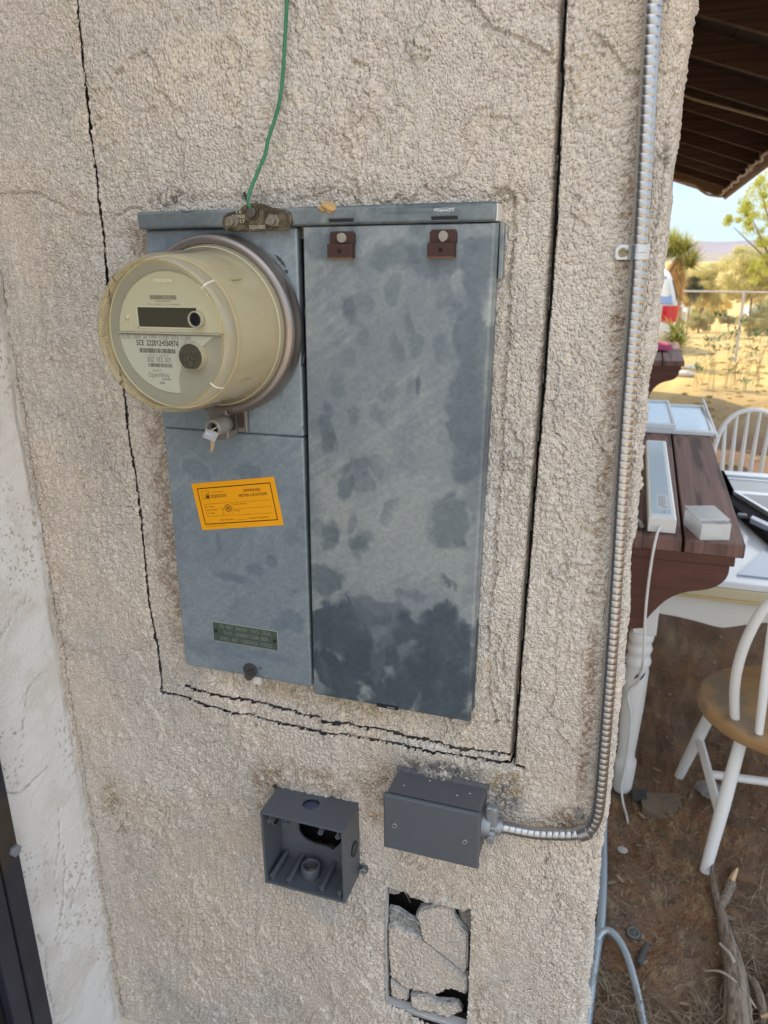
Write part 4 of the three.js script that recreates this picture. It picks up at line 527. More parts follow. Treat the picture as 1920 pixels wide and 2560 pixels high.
// barrel lock on the ring, with its plastic tag
{
  const t = thing('meter_lock', 'steel lock hub with round barrel key lock under the meter', 'lock', [-0.434, 1.45, 0.02]);
  const steel = std([0.30, 0.275, 0.25], 0.4, 0.55);
  part(t, 'lock_hub', [poly([[-0.4500, 1.4650], [-0.4265, 1.4650], [-0.4262, 1.4325], [-0.4285, 1.4295], [-0.4430, 1.4285], [-0.4475, 1.4310], [-0.4500, 1.4480]], 0.020, 0.0430, 0.0015)], steel);
  part(t, 'hub_flange', [box(-0.4262, -0.4130, 1.4350, 1.4610, 0.0178, 0.0202, 0.0008), box(-0.4150, -0.4130, 1.4350, 1.4615, 0.0178, 0.0245, 0.0006)], steel);
  part(t, 'hub_slot', [box(-0.4262, -0.4257, 1.4385, 1.4560, 0.026, 0.037)], std([0.05, 0.04, 0.035], 0.7));
  part(t, 'side_slot', [poly([...Array.from({ length: 13 }, (_, i) => [-0.4218 + 0.0033 * Math.cos(i / 12 * Math.PI), 1.4530 + 0.0033 * Math.sin(i / 12 * Math.PI)]), ...Array.from({ length: 13 }, (_, i) => [-0.4218 - 0.0033 * Math.cos(i / 12 * Math.PI), 1.4418 - 0.0033 * Math.sin(i / 12 * Math.PI)])], 0.0200, 0.0207)], std([0.10, 0.075, 0.055], 0.6, 0.3));
  part(t, 'ring_ear', tube([[-0.4735, 1.4650, 0.031], [-0.4620, 1.4625, 0.031], [-0.4525, 1.4560, 0.031]], 0.0028, 16, 8), steel); part(t, 'ring_ear', tube([[-0.4270, 1.4635, 0.03], [-0.4180, 1.4642, 0.028], [-0.4050, 1.4665, 0.028]], 0.0035, 16, 8), steel);
  const cyl = std([0.36, 0.335, 0.30], 0.42, 0.35), dx = -0.4292, dy = 1.4482;
  part(t, 'barrel_lock', latheZ(0, 0, [[0, 0.0425], [0.0094, 0.0425], [0.0096, 0.0520], [0.0094, 0.0530], [0.0098, 0.0538], [0.0098, 0.0690], [0.0090, 0.0708], [0.0066, 0.0708], [0.0060, 0.0680], [0.0058, 0.062], [0, 0.062]], 40).translate(dx, dy, 0), cyl);
  part(t, 'key_way', latheZ(dx, dy, [[0, 0.0621], [0.0057, 0.0621], [0.0057, 0.0626], [0, 0.0626]], 24), std([0.03, 0.026, 0.022], 0.7));
  const g = thing('lock_tag', 'clear plastic tag with an orange tail hanging from the barrel lock', 'tag', [-0.427, 1.444, 0.08]);
  const clear = phys([0.78, 0.80, 0.84], { transmission: 0.45, roughness: 0.3, thickness: 0 });
  const flag = part(g, 'tag_plate', poly([[-0.4322, 1.4492], [-0.4172, 1.4455], [-0.4234, 1.4355], [-0.4378, 1.4402]], 0.0765, 0.0782, 0.0003), clear);
  part(flag, 'tag_print', box(-0.0045, 0.0045, -0.0016, 0.0016, 0, 0.0002).rotateZ(-0.25).translate(-0.4285, 1.4436, 0.0783), std([0.62, 0.66, 0.82], 0.4));
  part(flag, 'tag_print', poly(circlePts(-0.4256, 1.4428, 0.0006, 10), 0.0783, 0.0786), std([0.03, 0.03, 0.05], 0.5));
  part(g, 'tag_tail', poly([[-0.4282, 1.4375], [-0.4236, 1.4360], [-0.4252, 1.4290], [-0.4275, 1.4245], [-0.4300, 1.4246], [-0.4285, 1.4300]], 0.0765, 0.0775, 0.0002), phys([0.72, 0.50, 0.32], { transmission: 0.3, roughness: 0.4, thickness: 0 }));
  part(g, 'tag_wire', [cylBetween([-0.4262, 1.4468, 0.0782], [-0.4215, 1.4515, 0.0715], 0.0005, 0.0005, 6), cylBetween([-0.4290, 1.4475, 0.0782], [-0.4240, 1.4500, 0.0700], 0.0005, 0.0005, 6)], std([0.6, 0.55, 0.45], 0.4, 0.5));
}

// ------------------------------------------------------------------ boxes and conduit on the wall
{
  const greyTex = dataTex(128, 128, (u, v) => { const n = fbm(u * 40, v * 40, 3); return [97, 101, 106].map((q) => q * (0.92 + 0.16 * n)); });
  const pvc = std([0.100, 0.112, 0.128], 0.46), gasket = std([0.008, 0.008, 0.01], 0.7), zinc = std([0.45, 0.46, 0.46], 0.35, 0.75);
  const t = thing('junction_box', 'grey covered junction box with two screws, wired to the metal conduit', 'junction box', [-0.185, 0.972, 0]);
  part(t, 'box_body', planarUV(box(-0.2422, -0.1282, 0.9335, 1.0085, -0.008, 0.0485, 0.003, 3), -0.3, -0.2, 0.9, 1.0), std([0.110, 0.112, 0.122], 0.6));
  part(t, 'gasket', box(-0.2435, -0.1268, 0.9322, 1.0098, 0.0485, 0.0503, 0.0006), gasket);
  const lid = poly([[-0.2446, 0.9316], [-0.1258, 0.9316], [-0.1258, 1.0112], [-0.2446, 1.0112]], 0.0502, 0.0545, 0);
  part(t, 'cover', planarUV(merge([poly([[-0.2446, 0.9316], [-0.1258, 0.9316], [-0.1258, 1.0112], [-0.2446, 1.0112]], 0.0502, 0.0556, 0.0026)]), -0.3, -0.2, 0.9, 1.0), pvc);
  for (const [x, a] of [[-0.2301, 0.2], [-0.1434, 0.7]]) part(t, 'cover_screw', screwHead(x, 0.9690, 0.0550, 0.0034, 0.0026, 'cross', a), zinc);
  const drop = std([0.7, 0.71, 0.72], 0.6); for (const [x, z] of [[-0.226, 0.03], [-0.198, 0.012], [-0.16, 0.028], [-0.146, 0.02]]) part(t, 'paint_fleck', new THREE.IcosahedronGeometry(0.0009, 1).scale(1.3, 0.4, 1).translate(x, 1.0086, z), drop);
  // caulk bead along the top edge
  part(t, 'caulk', sheet(90, 6, (i, j) => { const u = i / 90, a = j / 6 * Math.PI / 2, r = 0.0028 + 0.0022 * fbm(u * 22, 3.1, 3) + 0.0015 * vn(i * 0.8, j); return { p: [-0.2435 + 0.118 * u, 1.0078 + r * Math.cos(a), 0.001 + r * Math.sin(a)], c: [0, 0, 0] }; }, null, false), std([0.12, 0.12, 0.125], 0.85));

  const c = thing('conduit_connector', 'zinc screw clamp connector between the grey box and the conduit', 'connector', [-0.118, 0.975, 0.02]);
  part(c, 'clamp', [cylBetween([-0.1283, 0.970, 0.020], [-0.118, 0.970, 0.020], 0.0165, 0.0150, 24), cylBetween([-0.1195, 0.969, 0.018], [-0.106, 0.968, 0.017], 0.0108, 0.0100, 24), box(-0.1250, -0.1105, 0.974, 1.0015, 0.018, 0.030, 0.003), box(-0.1245, -0.1115, 0.957, 0.970, 0.020, 0.034, 0.003)], std([0.32, 0.34, 0.36], 0.5, 0.55));
  part(c, 'clamp_screw', [...screwHead(-0.1172, 0.9605, 0.0335, 0.0052, 0.0032, 'slot', 0.5), cylBetween([-0.1172, 0.962, 0.027], [-0.1168, 0.948, 0.027], 0.002, 0.0017, 8)], zinc);
  part(c, 'clamp_screw', screwHead(-0.1165, 0.997, 0.0295, 0.0036, 0.0022, 'slot', 1.2), zinc);

  // flexible metal conduit
  const bright = std([0.44, 0.44, 0.445], 0.28, 0.92);
  solo('metal_conduit', 'shiny flexible metal conduit running down the wall corner to the covered box', 'conduit', hose([[-0.0205, 1.99, 0.0125], [-0.0178, 1.8191, 0.013], [-0.0142, 1.7159, 0.0125], [-0.0110, 1.6236, 0.011], [-0.0093, 1.5184, 0.012], [-0.0074, 1.4286, 0.0125], [-0.0038, 1.32, 0.013], [-0.0012, 1.2264, 0.013], [0.0010, 1.1118, 0.013], [0.0018, 1.035, 0.014], [0.0002, 1.006, 0.014], [-0.0075, 0.9870, 0.014], [-0.0230, 0.9785, 0.015], [-0.045, 0.9730, 0.016], [-0.070, 0.9690, 0.017], [-0.108, 0.9685, 0.018]], 0.0068, 0.0007, 0.0074, 14, 24), bright, [-0.01, 1.4, 0.0125]);
  const strap = (name, label, x, y, gs) => { const s = thing(name, label, 'strap', [x, y, 0]); return s; };
  const s1 = strap('conduit_strap', 'bright zinc one hole strap holding the conduit halfway up the wall', -0.018, 1.6236);
  const zs = std([0.56, 0.60, 0.66], 0.28, 0.9);
  const bandProf = (cx, cz, r, th, a0, a1, y0, y1) => { const P = []; for (let i = 0; i <= 22; i++) { const a = a0 + (a1 - a0) * i / 22; P.push([cx + (r + th) * Math.cos(a), cz + (r + th) * Math.sin(a)]); } for (let i = 22; i >= 0; i--) { const a = a0 + (a1 - a0) * i / 22; P.push([cx + r * Math.cos(a), cz + r * Math.sin(a)]); } return poly(P, 0, y1 - y0, 0.0003).rotateX(Math.PI / 2).scale(1, 1, 1).translate(0, y1, 0); };
  part(s1, 'strap_foot', poly([[-0.0318, 1.6195], [-0.0300, 1.6172], [-0.0185, 1.6172], [-0.0185, 1.6302], [-0.0285, 1.6302], [-0.0318, 1.6270]], 0.0030, 0.0042, 0.0003), zs);
  part(s1, 'strap_band', bandProf(-0.0110, 0.011, 0.0082, 0.0012, -0.25, Math.PI + 0.5, 1.6172, 1.6302), zs);
  part(s1, 'strap_rib', [box(-0.012, -0.0045, 1.6232, 1.6243, 0.019, 0.0207, 0.0005)], zs);
  part(s1, 'strap_screw', screwHead(-0.0248, 1.6236, 0.0041, 0.0042, 0.0022, 'cross', 0.1), std([0.34, 0.29, 0.19], 0.4, 0.6));
  const s2 = strap('conduit_strap', 'zinc strap clamping the conduit at its lower bend', -0.014, 0.992);
  part(s2, 'strap_foot', poly([[-0.0255, 1.0030], [-0.0185, 1.0050], [-0.0125, 0.9990], [-0.0135, 0.9915], [-0.0205, 0.9935]], 0.0028, 0.0042, 0.0003), std([0.36, 0.37, 0.37], 0.35, 0.8));
  part(s2, 'strap_band', bandProf(0, 0.014, 0.0085, 0.0011, -0.2, Math.PI + 0.3, 0, 0.0125).rotateZ(-0.95).translate(-0.0158, 0.980, 0), bright);
  part(s2, 'strap_screw', screwHead(-0.0180, 0.9990, 0.0041, 0.0036, 0.002, 'cross', 0.3), std([0.42, 0.41, 0.38], 0.4, 0.65));

  // open two gang box
  const o = thing('open_junction_box', 'open grey plastic junction box without a cover, left of the other box', 'junction box', [-0.3557, 0.8825, 0]);
  const x0 = -0.4136, x1 = -0.2977, y0 = 0.8247, y1 = 0.9402, zf = 0.055, w = 0.0032;
  const uvp = (g) => planarUV(g, 0, 0.1, 0, 0.1);
  // back with a broken-out opening
  const gap = new THREE.Path(); [[-0.3838, 0.932], [-0.3838, 0.8755], [-0.3790, 0.8680], [-0.3740, 0.8640], [-0.363, 0.8608], [-0.3435, 0.8606], [-0.334, 0.8578], [-0.320, 0.8765], [-0.305, 0.8765], [-0.305, 0.932]].forEach((p, i) => i ? gap.lineTo(...p) : gap.moveTo(...p)); gap.closePath();
  part(o, 'back_plate', uvp(poly([[x0 + w, y0 + w], [x1 - w, y0 + w], [x1 - w, y1 - w], [x0 + w, y1 - w]], 0.002, 0.005, 0, [gap])), pvc);
  part(o, 'dark_backing', box(-0.404, -0.303, 0.834, 0.935, -0.034, -0.030), std([0.010, 0.010, 0.012], 0.9));  // near-black sheet behind the hole paints the cavity dark
  const plateY = (ya, yb, hx, hz, hr) => poly([[x0, -zf], [x1, -zf], [x1, 0.004], [x0, 0.004]], 0, yb - ya, 0.0006, hr ? [circlePath(hx, -hz, hr)] : []).rotateX(-Math.PI / 2).translate(0, ya, 0);
  part(o, 'top_side', uvp(plateY(y1 - w, y1, -0.3571, 0.0195, 0.0112)), pvc);
  part(o, 'top_plug', cylBetween([-0.3571, y1 - 0.012, 0.0195], [-0.3571, y1 - 0.006, 0.0195], 0.0115, 0.0115, 28), std([0.07, 0.085, 0.14], 0.45));
  part(o, 'bottom_side', uvp(plateY(y0, y0 + w)), pvc);
  const plateX = (xa, xb) => poly([[-zf, y0 + w], [0.004, y0 + w], [0.004, y1 - w], [-zf, y1 - w]], 0, xb - xa, 0.0004).rotateY(Math.PI / 2).translate(xa, 0, 0);
  part(o, 'left_side', uvp(plateX(x0, x0 + w)), pvc); part(o, 'right_side', uvp(plateX(x1 - w, x1)), pvc);
  part(o, 'side_plug', [latheZ(0, 0, [[0.0065, 0], [0.0105, 0], [0.0105, 0.0014], [0.0095, 0.0016], [0.0092, 0.0006], [0.0065, 0.0006]], 28).rotateY(Math.PI / 2).translate(x1 - 0.0002, 0.8835, 0.0200)], std([0.02, 0.021, 0.024], 0.5));
  part(o, 'side_plug_core', latheZ(0, 0, [[0, 0], [0.0068, 0], [0.0068, 0.0010], [0, 0.0010]], 24).rotateY(Math.PI / 2).translate(x1, 0.8835, 0.0200), std([0.045, 0.047, 0.055], 0.5));
  part(o, 'inner_ring', latheZ(0, 0, [[0.0085, 0], [0.0118, 0], [0.0118, 0.0035], [0.0110, 0.0040], [0.0088, 0.0040]], 28).rotateY(Math.PI / 2).translate(x0 + w, 0.908, 0.0235), pvc);
  part(o, 'inner_ring_bore', latheZ(0, 0, [[0, 0], [0.0087, 0], [0.0087, 0.0008], [0, 0.0008]], 24).rotateY(Math.PI / 2).translate(x0 + w, 0.908, 0.0235), std([0.15, 0.12, 0.07], 0.7));
  part(o, 'hub', new THREE.LatheGeometry([[0.0085, 0.0], [0.0138, 0], [0.0134, 0.0145], [0.0122, 0.0160], [0.0098, 0.0160], [0.0092, 0.0145], [0.0088, 0.001]].map((p) => new THREE.Vector2(...p)), 36).translate(-0.3592, y0 + w, 0.0250), pvc);
  part(o, 'hub_bore', cylBetween([-0.3592, y0 + w, 0.025], [-0.3592, y0 + w + 0.0012, 0.025], 0.0088, 0.0088, 24), std([0.42, 0.31, 0.17], 0.85));
  const boss = (x, y, za, zb, r) => latheZ(x, y, [[r, za], [r, zb - 0.0004], [r - 0.0005, zb], [0.0016, zb], [0.0014, zb - 0.004], [0, zb - 0.004]], 16);
  for (const x of [-0.4020, -0.3796, -0.3309, -0.3070]) { part(o, 'screw_post', uvp(merge([boss(x, y1 - w - 0.0105, 0.030, 0.0525, 0.0034), box(x - 0.0011, x + 0.0011, y1 - w - 0.010, y1 - w, 0.030, 0.0505)])), pvc); }
  for (const x of [-0.4032, -0.3791, -0.3323, -0.3070]) { part(o, 'screw_post', uvp(merge([boss(x, y0 + w + 0.0095, 0.006, 0.0525, 0.0034), box(x - 0.0012, x + 0.0012, y0 + w, y0 + w + 0.0095, 0.006, 0.0505)])), pvc); }
  part(o, 'mounting_tab', [poly(circlePts(x1 + 0.0058, 0.8354, 0.0066, 20), 0.0015, 0.0045, 0.0004), box(x1 - 0.001, x1 + 0.005, 0.8295, 0.8415, 0.0015, 0.0045)], pvc);
  part(o, 'mounting_screw', screwHead(x1 + 0.0062, 0.8352, 0.0044, 0.0047, 0.0030, 'cross', 0.4), zinc);
  part(o, 'mounting_tab', [poly(circlePts(x0 - 0.0040, 0.9365, 0.0052, 20), 0.0005, 0.0035, 0.0004)], std([0.05, 0.05, 0.055], 0.6));
}

// ------------------------------------------------------------------ brown wall counters beside the house
const redwood = dataTex(256, 512, (u, v) => { const n = fbm(u * 26, v * 3, 4), k = fbm(u * 60 + 3, v * 5 + 8, 3), wr = sst(0.6, 0.72, fbm(u * 14 + 30, v * 2.2 + 4, 4)); let c = mix3([104, 76, 68], [140, 108, 100], n); c = mix3(c, [58, 42, 40], 0.75 * wr); return c.map((q) => q * (0.86 + 0.28 * k)); });
const redFace = dataTex(256, 256, (u, v) => { const n = fbm(u * 4, v * 30, 4); return mix3([78, 49, 40], [104, 67, 55], n); });
const mTop = std(0xffffff, 0.62, 0, { map: redwood }), mFace = std(0xffffff, 0.75, 0, { map: redFace });
function counter(label, zf, len, y, wd) {
  const t = thing('wall_counter', label, 'counter', [0.02, y, zf - len / 2], 'brown plank counters on brackets along the house');
  const x0 = 0.018, xr = x0 + wd, gap = 0.008, w1 = wd * 0.455;
  for (const [a, b, k] of [[x0, x0 + w1, 0], [x0 + w1 + gap, xr, 0.4]]) part(t, 'plank', planarUV(box(a, b, y - 0.036, y, zf - len, zf, 0.004), a - k, a - k + 0.3, zf - 1.2, zf, 0, 2), mTop);
  part(t, 'apron', planarUV(box(x0, xr - 0.018, y - 0.062, y - 0.0365, zf - len + 0.01, zf - 0.006, 0.002), 0, 0.3, 0, 0.3), mFace);
  const s = wd / 0.25, prof = [[x0, y - 0.0625], [xr - 0.026 * s, y - 0.0625], [xr - 0.0265 * s, y - 0.082]];
  for (const [dx, dy] of [[-0.030, -0.096], [-0.037, -0.108], [-0.049, -0.121], [-0.065, -0.130], [-0.085, -0.137], [-0.105, -0.142], [-0.125, -0.151], [-0.143, -0.163], [-0.158, -0.178], [-0.170, -0.195], [-0.182, -0.214], [-0.194, -0.235]]) prof.push([xr + dx * s, y + dy]);
  prof.push([xr - 0.194 * s, y - 0.26], [x0, y - 0.275]);
  for (const z of [zf - 0.008, zf - len * 0.5, zf - len + 0.055]) part(t, 'bracket', planarUV(poly(prof, z - 0.042, z, 0.002), 0, 0.4, 0, 0.3), mFace);
  return t;
}
const CY = 0.95, CZ = -1.146;
counter('nearer brown plank counter on a curved bracket, right of the wall corner', CZ, 1.72, CY, 0.268);
counter('farther brown plank counter with a pink cloth on its top', -4.75, 1.25, CY, 0.263);

// power strip with its cord
{
  const t = thing('power_strip', 'long white power strip lying on the nearer brown counter', 'power strip', [0.085, CY, -1.6]);
  const white = std([0.87, 0.87, 0.86], 0.32), zf = -1.178, zb = -2.08;
  const body = box(-0.034, 0.034, 0, 0.040, -(zf - zb), 0, 0.006, 3);
  const place = (g) => g.rotateY(0.012).translate(0.0905, CY + 0.0005, zf);
  part(t, 'strip_body', place(body), white);
  part(t, 'cover_plate', place(box(-0.026, 0.022, 0.0398, 0.0412, -(zf - zb) + 0.02, -0.03, 0.0006)), std([0.66, 0.78, 0.88], 0.12));  // white plate; the blue of sky light is put into its colour
  const lbl = canvasTex(256, 384, (g, w, h) => { g.fillStyle = '#d9dde0'; g.fillRect(0, 0, w, h); g.fillStyle = '#4a4e55'; for (let i = 0; i < 15; i++) g.fillRect(30 + 60 * (i === 0), 24 + i * 23, (i % 4 === 3 ? 100 : 150) + 40 * h2(i, 2) - (i === 0 ? 60 : 0), i % 3 ? 7 : 11); });
  part(t, 'rating_label', place(planarUV(box(-0.012, 0.018, 0.0412, 0.0416, -0.20, -0.075), -0.012, 0.018, -0.20, -0.075, 0, 2)), std(0xffffff, 0.5, 0, { map: lbl }));
  part(t, 'reset_button', place(new THREE.CylinderGeometry(0.0022, 0.0022, 0.002, 12).translate(0.004, 0.0415, -0.045)), std([0.05, 0.05, 0.06], 0.5));
  part(t, 'end_cap', place(box(-0.0335, 0.0335, 0.002, 0.0385, 0.0002, 0.004, 0.0015)), std([0.74, 0.74, 0.72], 0.45));
  part(t, 'power_cord', tube([[0.088, CY + 0.018, zf + 0.004], [0.082, CY + 0.012, zf + 0.02], [0.076, CY - 0.02, zf + 0.045], [0.073, CY - 0.08, zf + 0.045], [0.072, CY - 0.16, zf + 0.045], [0.074, 0.72, -1.138], [0.078, 0.66, -1.15], [0.082, 0.58, -1.18], [0.082, 0.47, -1.30], [0.079, 0.415, -1.340], [0.060, 0.385, -1.345], [0.058, 0.365, -1.345], [0.070, 0.32, -1.338], [0.075, 0.22, -1.338], [0.072, 0.12, -1.338], [0.068, 0.05, -1.330], [0.078, 0.012, -1.300], [0.088, 0.006, -1.262], [0.094, 0.005, -1.225]], 0.0036, 160, 7), std([0.76, 0.75, 0.73], 0.45));
  const clamp_ = thing('hand_clamp', 'dark metal tool beside the power strip at the wall edge', 'tool', [0.035, CY, -1.2]);
  part(clamp_, 'tool_arm', [tube([[0.046, CY + 0.008, -1.172], [0.036, CY + 0.016, -1.20], [0.028, CY + 0.012, -1.235]], 0.0055, 16, 7), tube([[0.048, CY + 0.006, -1.185], [0.030, CY + 0.007, -1.20], [0.018, CY + 0.010, -1.20]], 0.005, 16, 7)], std([0.35, 0.34, 0.33], 0.35, 0.8));
  part(clamp_, 'tool_jaw', [box(0.016, 0.034, CY + 0.001, CY + 0.022, -1.26, -1.215, 0.004)], std([0.05, 0.05, 0.055], 0.5));
}
// small clear box
{
  const t = thing('plastic_box', 'small translucent plastic box with its lid ajar on the counter', 'box', [0.19, CY, -1.19]);
  const m = phys([0.93, 0.94, 0.94], { transmission: 0.62, roughness: 0.22, thickness: 0 });
  const place = (g) => g.rotateY(0.30).translate(0.198, CY + 0.001, -1.215);
  const W = 0.036, L = 0.060, Hh = 0.042;
  part(t, 'box_wall', [place(box(-W, W, 0, 0.003, -L, L, 0.001)), place(box(-W, W, 0.003, Hh, L - 0.003, L, 0.001)), place(box(-W, W, 0.003, Hh, -L, -L + 0.003, 0.001)), place(box(-W, -W + 0.003, 0.003, Hh, -L + 0.003, L - 0.003)), place(box(W - 0.003, W, 0.003, Hh, -L + 0.003, L - 0.003))], m);
  part(t, 'box_divider', place(box(-W + 0.003, W - 0.003, 0.003, Hh * 0.55, 0.014, 0.018)), m);
  part(t, 'contents', [place(box(-0.024, 0.026, 0.004, 0.026, -0.048, 0.008, 0.004)), place(box(-0.020, 0.022, 0.004, 0.020, 0.022, 0.050, 0.004))], std([0.80, 0.80, 0.79], 0.6));
  part(t, 'box_lid', place(box(-W - 0.002, W + 0.002, 0, 0.004, -L - 0.002, L - 0.018, 0.0012).rotateX(0.03).translate(0.004, Hh + 0.002, -0.006)), m);
}
// framed panes stacked at the far end of the counter
{
  const frame = std([0.78, 0.82, 0.86], 0.35, 0.1), pane = std([0.46, 0.62, 0.76], 0.10);  // pane colour carries the blue of the reflected sky
  const sash = (label, x0, x1, z0, z1, y, turn = 0) => { const t = thing('window_sash', label, 'window sash', [(x0 + x1) / 2, y, (z0 + z1) / 2]); const b = 0.013;
    const place = (g) => g.translate(-(x0 + x1) / 2, 0, -(z0 + z1) / 2).rotateY(turn).translate((x0 + x1) / 2, 0, (z0 + z1) / 2);
    for (const q of [[x0, x0 + b, z0, z1], [x1 - b, x1, z0, z1], [x0 + b, x1 - b, z0, z0 + b * 2.4], [x0 + b, x1 - b, z1 - b * 2.4, z1]]) part(t, 'sash_rail', place(box(q[0], q[1], y, y + 0.016, q[2], q[3], 0.002)), frame);
    part(t, 'pane', place(box(x0 + b * 0.8, x1 - b * 0.8, y + 0.006, y + 0.010, z0 + b, z1 - b)), pane); return t; };
  sash('wide sky tinted window sash lying across the far end of the counter', 0.03, 0.300, -2.99, -2.39, CY + 0.001);
  sash('smaller sky tinted window sash stacked on the wide one by the wall edge', 0.022, 0.150, -2.98, -2.40, CY + 0.018, 0.03);
  solo('metal_bar', 'thin white bar leaning over the right end of the wide window sash', 'bar', cylBetween([0.308, CY + 0.004, -2.36], [0.292, CY + 0.035, -3.04], 0.006, 0.006, 8), std([0.75, 0.77, 0.80], 0.4), [0.3, CY, -2.7]);
}
{
  const nu = 24, nv = 14, y = CY + 0.004;
  solo('pink_cloth', 'crumpled pink cloth on the farther brown counter', 'cloth', sheet(nu, nv, (i, j) => { const u = i / nu, v = j / nv, x = 0.04 + u * 0.172 - 0.03 * v * u, z = -5.30 - v * 0.56 + 0.06 * u; return { p: [x, y + 0.012 + 0.030 * fbm(u * 4, v * 5, 3) * sst(0, 0.15, v) * sst(0, 0.15, 1 - v), z], c: [0, 0, 0] }; }, null, false), std([0.46, 0.055, 0.16], 0.85, 0, { side: THREE.DoubleSide }), [0.12, y, -5.5]);
}

// ------------------------------------------------------------------ white table with things on it
{
  const TY = 0.745, zf = -1.405, t = thing('dining_table', 'white table with turned legs standing in the dirt behind the brown counter', 'table', [0.62, 0, -2.0]);
  const white = std([0.85, 0.84, 0.81], 0.42), trim = std([0.62, 0.47, 0.22], 0.5);
  part(t, 'tabletop', box(0.05, 1.25, TY - 0.020, TY, -2.68, zf, 0.004), std([0.78, 0.80, 0.82], 0.16));
  part(t, 'edge_trim', box(0.054, 1.246, TY - 0.052, TY - 0.0205, -2.676, zf + 0.002, 0.004), std([0.60, 0.52, 0.35], 0.45));
  part(t, 'edge_strip', box(0.056, 1.244, TY - 0.061, TY - 0.0525, -2.674, zf - 0.0005, 0.002), trim);
  const ap = []; for (let i = 0; i <= 40; i++) { const u = i / 40, x = 0.115 + u * 1.07; ap.push([x, TY - 0.135 - 0.022 * (1 - Math.abs(Math.cos(u * Math.PI * 3))) + 0.018 * sst(0.16, 0.3, u)]); }
  const white2 = std([0.74, 0.73, 0.69], 0.5);
  part(t, 'apron', poly([[0.115, TY - 0.0615], [1.185, TY - 0.0615], ...ap.slice().reverse()], zf - 0.045, zf - 0.025, 0.001), white2);
  part(t, 'apron', box(0.075, 0.095, TY - 0.15, TY - 0.062, -2.60, zf - 0.07), white2);
  const prof = [[0.0, 0.0], [0.024, 0.0], [0.030, 0.012], [0.033, 0.06], [0.0345, 0.10], [0.034, 0.118], [0.027, 0.130], [0.0265, 0.15], [0.034, 0.32], [0.0345, 0.440], [0.031, 0.452], [0.036, 0.462], [0.0375, 0.472], [0.033, 0.486], [0.030, 0.492], [0.033, 0.50], [0.036, 0.512], [0.033, 0.524], [0.029, 0.530], [0.034, 0.540], [0.036, 0.552], [0.034, 0.563], [0.030, 0.570], [0, 0.570]].map((p) => new THREE.Vector2(p[0], p[1]));
  for (const [x, z] of [[0.082, -1.378 - 0.072], [1.19, -1.45], [0.082, -2.62], [1.19, -2.62]]) {
    const first = x < 0.5 && z > -2, zz = first ? -1.385 : z, sx = first ? 0.010 : 0;
    const leg = part(t, 'leg', [new THREE.LatheGeometry(prof, 28).applyMatrix4(new THREE.Matrix4().makeShear(0, 0, sx * 1.6, 0, 0, 0)).translate(x - (first ? 0.012 : 0), 0, zz), box(x - 0.030, x + 0.036, 0.5705, TY - 0.062, zz - 0.034, zz + 0.030, 0.003)], white);
    if (first) for (const [a, b] of [[-0.008, 0.452], [0.012, 0.449]]) part(leg, 'dark_mark', sheet(3, 14, (i, j) => { const v = j / 14, ang = 1.35 - (a + (v - 0.5) * -0.022 + (i / 3 - 0.5) * 0.009 * Math.sin(v * 3.14)) * 22, y = b - 0.03 * v, r = 0.0362; return { p: [x - 0.012 + 0.016 * y + r * Math.cos(ang), y, zz + r * Math.sin(ang)], c: [0, 0, 0] }; }, null, false), std([0.02, 0.022, 0.022], 0.6, 0, { side: THREE.DoubleSide }));
  }
  // window frames and dark glass piled on the table
  const alu = std([0.72, 0.75, 0.79], 0.3, 0.35), black = std([0.005, 0.006, 0.008], 0.12), grey = std([0.30, 0.32, 0.31], 0.25);
  const w1 = thing('window_frame', 'aluminium window with grey panes lying on the white table', 'window', [0.7, TY, -2.35]);
  const y1 = TY + 0.018;
  part(w1, 'frame_rail', box(0.355, 1.20, y1, y1 + 0.018, -2.52, -2.475, 0.003), alu);
  part(w1, 'frame_rail', poly([[0.352, 2.52], [0.366, 2.52], [0.380, 2.20], [0.366, 2.20]].map((p) => [p[0], -p[1]]), 0, 0.02).rotateX(-Math.PI / 2).scale(1, 1, -1).translate(0, y1 + 0.001, 0), alu);
  part(w1, 'frame_rail', box(0.372, 1.20, y1, y1 + 0.018, -2.245, -2.205, 0.003), alu);
  part(w1, 'frame_rail', box(0.364, 1.20, y1 - 0.004, y1 + 0.012, -2.455, -2.440, 0.003), alu);
  part(w1, 'pane', box(0.366, 1.20, y1 + 0.003, y1 + 0.008, -2.44, -2.245), grey);
  part(w1, 'spacer_block', [box(0.40, 0.46, TY, y1 - 0.0005, -2.51, -2.48), box(0.42, 0.48, TY, y1 - 0.001, -2.24, -2.21)], std([0.1, 0.1, 0.1], 0.7));
  const w2 = thing('window_frame', 'black glazed window frame lying askew on the near part of the table', 'window', [0.6, TY, -1.95]);
  const y2 = TY + 0.012, quad = (P, h0, h1) => poly(P.map((p) => [p[0], -p[1]]), 0, h1 - h0).rotateX(-Math.PI / 2).translate(0, h0, 0);
  part(w2, 'frame_rail', quad([[0.372, -2.200], [0.384, -2.200], [0.62, -1.60], [0.606, -1.594]], y2 + 0.010, y2 + 0.034), alu);
  part(w2, 'pane', quad([[0.384, -2.198], [1.10, -2.198], [1.10, -1.60], [0.620, -1.601]], y2 + 0.014, y2 + 0.026), black);
  part(w2, 'frame_side', quad([[0.334, -2.195], [0.3715, -2.199], [0.6055, -1.594], [0.475, -1.60]], y2 - 0.008, y2 + 0.018), std([0.005, 0.005, 0.006], 0.95));
  part(w2, 'frame_rail', quad([[0.395, -1.875], [0.405, -1.905], [0.60, -1.60], [0.575, -1.58]], y2 + 0.019, y2 + 0.036), std([0.48, 0.50, 0.60], 0.35, 0.3));
